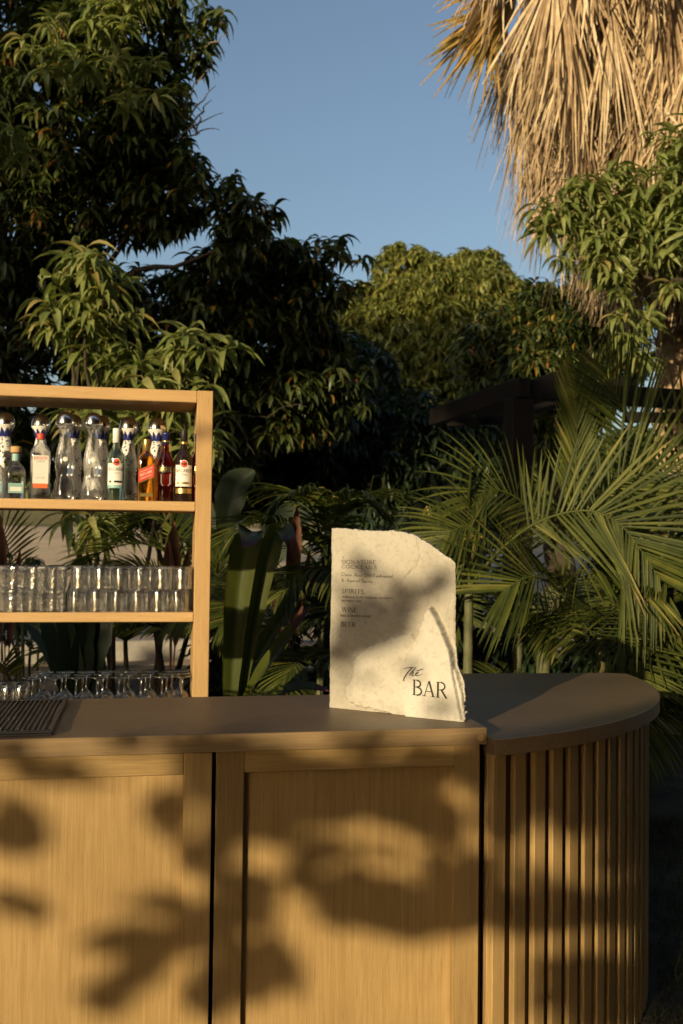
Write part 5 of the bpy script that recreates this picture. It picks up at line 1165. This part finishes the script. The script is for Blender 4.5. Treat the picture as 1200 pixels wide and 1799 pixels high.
# low filler shrubs in the border
g = np.random.default_rng(19)
for k, (px, py, Y, r) in enumerate(((420, 1090, 7.8, 90), (560, 1090, 7.6, 90), (640, 1000, 7.9, 90), (720, 1020, 7.6, 90), (860, 1090, 7.4, 100), (1000, 1130, 7.4, 90), (1120, 1060, 7.6, 110), (1200, 980, 8.4, 90), (30, 1010, 9.0, 34))):
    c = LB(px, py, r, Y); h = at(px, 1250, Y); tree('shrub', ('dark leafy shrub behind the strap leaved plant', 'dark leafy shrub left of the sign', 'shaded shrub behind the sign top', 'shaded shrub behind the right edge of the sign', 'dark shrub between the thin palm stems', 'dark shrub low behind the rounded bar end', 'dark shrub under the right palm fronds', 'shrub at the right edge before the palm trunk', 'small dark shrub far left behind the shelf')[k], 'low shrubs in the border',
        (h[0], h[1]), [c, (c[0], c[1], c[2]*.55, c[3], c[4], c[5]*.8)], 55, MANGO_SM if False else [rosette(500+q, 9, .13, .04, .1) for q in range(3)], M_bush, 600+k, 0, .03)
    bpy.context.scene.objects  # keep order
# ---------------------------------------------------------------- shade trees behind the photographer
window(735, 500, 130, 24, 80); window(850, 500, 110, 24, 80); window(1080, 400, 150, 10.2, 130); window(1150, 500, 100, 10.3, 120); window(1000, 180, 260, 12.2, 260); window(1150, 60, 200, 12.2); window(1180, 640, 90, 12.4, 160); window(900, 330, 120, 12.2, 140); window(1040, 900, 90, 5.4, 50); window(880, 980, 40, 5.5); window(560, 950, 60, 6.2); window(270, 950, 70, 6.8)
window(70, 915, 110, 42, 60); window(70, 940, 110, 30, 60); window(70, 965, 110, 22, 60); window(200, 1120, 130, 14, 40); window(300, 1130, 60, 13); window(1110, 790, 60, 45)
window(150, 520, 110, 8.0); window(150, 620, 130, 8.0); window(310, 670, 110, 7.7); window(235, 45, 50, 10.2, 40); window(150, 60, 30, 10.2); window(5, 255, 30, 10.6, 30)
def lit(P, m=.55, e=.15):
    q = sun_xy(P); k = np.ones(len(P), bool)
    for cx, cz, rx, rz in WIN: k &= ((q[:, 0]-cx)/(rx+m))**2+((q[:, 1]-cz)/(rz+m*.85))**2 > 1
    # nothing may shade the shelf front, the bottles or the sign from here (their dapples are set below)
    for (x0, x1, z0, z1), (Y, ) in (((-1.75, -.45, 1.08, 2.3), (4.0,)), ((-1.8, 1.0, -.1, 1.75), (2.9,))):
        s = Y*SUN[0]/SUN[1]; zz = Y*SUN[2]/SUN[1]
        a0, a1 = x0-s, x1-s; b0, b1 = z0-zz, z1-zz
        k &= ~((q[:, 0] > a0-e) & (q[:, 0] < a1+e) & (q[:, 1] > b0-e) & (q[:, 1] < b1+e))
    return k
def back(px, py, Y, d): p = at(px, py, Y)+SUN*d; return (p[0], p[1], p[2])
g = np.random.default_rng(61)
def shade_lobe(px, py, r, Y, d): c = back(px, py, Y, d); k = r/FPX*Y; return (c[0], c[1], c[2], k, k*.7, k)
lob1 = [shade_lobe(30, 250, 330, 11.5, 20), shade_lobe(260, 330, 230, 11.2, 20), shade_lobe(0, -60, 200, 11.5, 21), shade_lobe(420, 500, 170, 11.6, 20), shade_lobe(120, 560, 260, 12.3, 20), shade_lobe(420, 700, 220, 12.3, 20), shade_lobe(230, 780, 190, 11, 19)]
c = lob1[0]; tree('shade_tree', 'broad shade tree far behind the photographer that darkens the left trees', 'shade trees outside the picture', (c[0], c[1]), lob1, 20, [rosette(700+q, 11, .42, .12, .25) for q in range(3)], M_bush, 71, 0, .3, keep=lambda P: lit(P, .9, .75), shell=.2)
lob2 = [shade_lobe(600, 760, 190, 15, 24), shade_lobe(800, 720, 200, 16, 25), shade_lobe(980, 690, 150, 16.5, 26), shade_lobe(560, 650, 150, 14, 24), shade_lobe(900, 800, 160, 12, 22), shade_lobe(720, 860, 140, 12, 22), shade_lobe(760, 700, 170, 23, 33), shade_lobe(640, 690, 130, 23, 33), shade_lobe(880, 690, 120, 23, 33), shade_lobe(880, 730, 120, 9.5, 18), shade_lobe(1010, 700, 100, 9, 18)]
c = lob2[0]; tree('shade_tree', 'tall shade tree behind the photographer that darkens the middle distance', 'shade trees outside the picture', (c[0], c[1]), lob2, 18, [rosette(720+q, 11, .42, .12, .25) for q in range(3)], M_bush, 72, 0, .3, keep=lambda P: lit(P, .9, .75), shell=.2)
# dapples on bar and sign: leaves about ten metres towards the sun
g = np.random.default_rng(81); Vs, Fs, Ts = [], [], []; cnt = 0
def bar_pt(px, py): return on_plane(px, py, BO+BV*.02, BV)
def sign_pt(px, py): return on_plane(px, py, SB, SN)
def curve_pt(px, py):
    d = ray(px, py); o = EYE[:2]-AC; a_ = d[:2]@d[:2]; b_ = o@d[:2]; c_ = o@o-(AR-.01)**2; q = b_*b_-a_*c_
    return EYE+d*((-b_-math.sqrt(q))/a_) if q > 0 and px > 845 else bar_pt(px, py)
sh_base = bar_pt(1250, 1300)+SUN*8; sh = empty('shade_tree', (sh_base[0]+1.0, sh_base[1]-.6, 0), 0, 'overhanging mango tree behind the photographer that dapples the bar front', 'tree', 'shade trees outside the picture'); sb = np.array(sh.location)
def leaf_shadow(a, b, w, fn, D):
    global cnt
    A_, B_ = fn(*a)+SUN*D, fn(*b)+SUN*(D+g.uniform(-.1, .1)); d = B_-A_; L = np.linalg.norm(d); mid_w = w/640.
    up_ = SUN+g.normal(0, .25, 3); V, F = leaf_strip(L, mid_w, d/L, up_, 0.0, .1); V = V+A_-sb; Vs.append(V); Fs.append(F+cnt); cnt += len(V); Ts.append(np.full(len(V), g.uniform(.2, .8)))
def blob(cx, cy, rx, ry, ang, fn, cover=1.0, D=None):
    n = max(2, int(cover*rx*ry/130)); ca, sa = math.cos(R(ang)), math.sin(R(ang)); L = min(120, max(42, ry*1.9))
    for _ in range(n):
        r_ = math.sqrt(g.random())*.8; th = g.uniform(0, 6.28); u, v = r_*math.cos(th)*rx, r_*math.sin(th)*ry; px, py = cx+u*ca-v*sa, cy+u*sa+v*ca
        t = R(ang)+g.normal(0, .5); l_ = min(L, rx*1.1)*g.uniform(.7, 1.1)
        leaf_shadow((px-math.cos(t)*l_/2, py-math.sin(t)*l_/2), (px+math.cos(t)*l_/2, py+math.sin(t)*l_/2), g.uniform(30, 46), fn, (D or g.uniform(7.4, 8.6)))
LEAF = [  # (x0, y0, x1, y1, width) shadows on the bar front, in photograph pixels
 (20, 1335, 110, 1372, 36), (60, 1368, 210, 1372, 26), (-20, 1420, 40, 1500, 40), (-30, 1560, 60, 1605, 36), (-20, 1380, 30, 1440, 30),
 (330, 1385, 245, 1460, 44), (310, 1400, 270, 1480, 30), (250, 1570, 330, 1590, 26), (190, 1590, 330, 1600, 22),
 (150, 1770, 230, 1700, 44), (200, 1720, 330, 1640, 50), (240, 1690, 340, 1600, 40), (120, 1660, 260, 1630, 26), (170, 1790, 150, 1720, 30), (300, 1650, 330, 1560, 30),
 (470, 1650, 530, 1770, 50), (440, 1700, 520, 1720, 60), (430, 1760, 500, 1680, 44),
 (555, 1560, 600, 1650, 40), (640, 1560, 740, 1660, 52), (680, 1640, 780, 1570, 50), (620, 1540, 740, 1600, 40), (700, 1660, 790, 1600, 44), (740, 1620, 840, 1640, 40), (600, 1530, 660, 1590, 36),
 (790, 1560, 920, 1620, 46), (860, 1600, 960, 1650, 46), (900, 1520, 990, 1580, 40), (960, 1560, 1040, 1650, 44), (830, 1430, 900, 1500, 40), (800, 1520, 860, 1590, 44), (880, 1380, 960, 1440, 50), (1010, 1610, 1090, 1560, 40)]
for x0, y0, x1, y1, w in LEAF: leaf_shadow((x0, y0), (x1, y1), w, curve_pt, g.uniform(7.6, 8.4))
for b_ in ((380, 1370, 75, 45, 20), (395, 1440, 50, 45, 70), (400, 1620, 45, 90, 85), (385, 1740, 50, 70, 85), (500, 1395, 110, 55, 10), (640, 1375, 110, 42, 0), (480, 1460, 50, 30, 20), (760, 1440, 60, 45, 30), (700, 1425, 80, 34, 10), (780, 1520, 40, 60, 80), (640, 1545, 70, 18, 8), (540, 1545, 55, 26, 25), (560, 1420, 60, 40, 10),
    (900, 1350, 100, 55, 5), (1040, 1340, 110, 75, 5), (1120, 1420, 60, 90, 80), (1000, 1430, 90, 40, 20), (900, 1300, 90, 25, 0), (1050, 1290, 110, 40, 0), (960, 1370, 60, 50, 0), (640, 1300, 60, 14, 0), (760, 1325, 90, 18, 0), (1120, 1330, 50, 60, 80), (600, 1350, 220, 22, 0), (470, 1350, 110, 36, 0), (600, 1400, 130, 40, 0), (700, 1360, 120, 30, 0), (450, 1420, 60, 50, 60), (360, 1500, 36, 60, 85), (340, 1640, 36, 70, 85), (440, 1560, 50, 30, 20), (470, 1700, 60, 46, 30), (640, 1590, 110, 40, 10), (720, 1600, 90, 44, -10), (560, 1500, 30, 60, 80), (665, 1495, 22, 44, 80), (790, 1600, 50, 50, 40), (250, 1690, 90, 30, -30), (870, 1600, 90, 40, 5), (980, 1600, 70, 44, 5), (850, 1530, 40, 50, 80), (1080, 1500, 50, 60, 80), (1100, 1600, 50, 60, 80), (960, 1300, 120, 30, -5), (15, 1460, 50, 60, 80), (25, 1590, 60, 22, 10), (285, 1430, 50, 40, -50), (70, 1350, 90, 22, 5), (220, 1648, 100, 22, -8), (175, 1745, 40, 46, -50), (280, 1590, 60, 18, 0), (1090, 1260, 90, 30, -20), (880, 1440, 50, 40, 50), (330, 1300, 160, 18, 0), (30, 1312, 60, 18, 0), (430, 1320, 110, 18, 0)): blob(*b_, curve_pt, 1.3)
for b_ in ((640, 1000, 42, 16, 35), (600, 1030, 30, 14, 60), (645, 1060, 46, 20, 40), (690, 1090, 40, 22, 60), (740, 1030, 46, 22, -10), (775, 1015, 30, 14, -20), (715, 1050, 34, 24, 70), (620, 1130, 44, 28, 20), (665, 1110, 34, 22, 40), (600, 1190, 20, 30, 80), (655, 1190, 16, 34, 60), (735, 1172, 26, 8, 10), (780, 1245, 34, 10, -10), (595, 1080, 22, 30, 80), (630, 1090, 60, 30, 10), (690, 1060, 40, 24, 30), (610, 1150, 40, 30, 0), (700, 1130, 26, 30, 80), (660, 1020, 44, 12, 20), (720, 1090, 24, 24, 60), (588, 1210, 14, 30, 80)): blob(b_[0], b_[1], b_[2], b_[3], b_[4], sign_pt, .8)
for px_, py_, rx_, ry_, Y_ in ((415, 870, 60, 60, 7.4), (130, 1120, 80, 60, 6.2), (100, 1180, 80, 40, 6.2)): blob(px_, py_, rx_, ry_, 0, lambda a_, b_, Y_=Y_: at(a_, b_, Y_), 1.0, 13.5)
for b_ in ((1185, 1740, 70, 70, 0), (1165, 1660, 50, 60, 0), (1195, 1600, 40, 60, 0)): blob(*b_, lambda px, py: on_z(px, py, .02), 1.2, 11.5)
# thin dapples over post and beam
for b_ in ((358, 760, 14, 50, 80), (355, 840, 10, 20, 80)): blob(*b_, lambda px, py: at(px, py, 4.06), 1.6)
mesh_obj('foliage', np.vstack(Vs), np.vstack(Fs), M_mango, sh, True, np.concatenate(Ts))['kind'] = 'stuff'
gl = np.random.default_rng(82); tpt = sb+[0, 0, 2.2]
limb(sh, 'trunk', sb-[0, 0, .2], tpt, .16, .11, gl, 0, 10)
for (x0, y0, x1, y1) in ((1300, 1380, 900, 1330), (900, 1330, 560, 1390), (560, 1390, 380, 1420), (390, 1420, 395, 1780)):
    limb(sh, 'branch', bar_pt(x0, y0)+SUN*8, bar_pt(x1, y1)+SUN*8, .022, .012, gl, 0, 6)
limb(sh, 'branch', tpt, bar_pt(1300, 1380)+SUN*8, .06, .022, gl, .05, 7)
# loose dapple over the border plants
gd = np.random.default_rng(91); n = 520; P = np.stack([gd.uniform(-2.6, 3.6, n), gd.uniform(5.2, 8.5, n), gd.uniform(.1, 2.4, n)], 1)
cl = np.sin(P[:, 0]*2.9+1)*np.sin(P[:, 2]*3.4+P[:, 1])
P = P[cl > -.1]; D = gd.uniform(13, 17, len(P)); Q = P+SUN*D[:, None]; Q = Q[lit(Q, .5, .5)]
c = Q.mean(0); st = empty('shade_tree', (c[0], c[1], 0), 0, 'thin crowned shade tree behind the photographer that dapples the garden border', 'tree', 'shade trees outside the picture')
limb(st, 'trunk', (c[0], c[1], -.2), c, .15, .08, gd, 0, 8); scatter_leaves('foliage', MANGO, Q, M_mango, st, gd)

# unseen trees added behind and beside the photographer to block most skylight
gr_ = np.random.default_rng(95); protos = [rosette(740+q, 11, .5, .17, .3) for q in range(3)]
for k, (az, rad, h, rr) in enumerate(((-178, 12, 6, 4.2), (-158, 11.5, 6.5, 4.2), (-136, 12.5, 6, 4.4), (-112, 11.5, 6, 4.2), (-90, 11, 6, 4.2), (-66, 13, 5.5, 4.2), (162, 11.5, 6.2, 4.2), (140, 11, 6.2, 4.2), (118, 11, 6, 4.2), (95, 11.5, 6, 4.2), (72, 13, 5.5, 4.0))):
    cx, cy = rad*math.sin(R(az)), 1.5+rad*math.cos(R(az)); lob = [(cx, cy, h, rr, rr, rr*1.05), (cx+gr_.uniform(-1, 1), cy+gr_.uniform(-1, 1), h-2.5, rr*.9, rr*.9, 2.8)]
    tree('shade_tree', 'large unseen tree added in a ring to block skylight, ' + ('directly behind', 'behind left', 'left rear', 'left of', 'far left of', 'front left of', 'behind right', 'right rear', 'right of', 'far right of', 'front right of')[k]+' the photographer', 'shade trees outside the picture', (cx, cy), lob, 3.8, protos, M_bush, 800+k, 0, .25, keep=lambda P: lit(P, .9, .75), shell=.3)
lob = [(-.5, -3.6, 7.6, 3.6, 3.2, 1.5), (-4.5, -4.5, 8.2, 3.2, 3.2, 1.6), (3.6, -3.4, 7.4, 3.4, 3.0, 1.6), (6.8, -1.5, 7.0, 2.6, 3.0, 1.8), (0, -8, 8.5, 4.5, 3, 1.8)]  # overhead crowns added out of view to hold back skylight
tree('shade_tree', 'wide canopy tree added overhead just behind the photographer to block skylight', 'shade trees outside the picture', (4.5, -7.5), lob, 4.5, protos, M_bush, 820, 0, .28, keep=lambda P: lit(P, .9, .75), shell=.2, fork=.7)
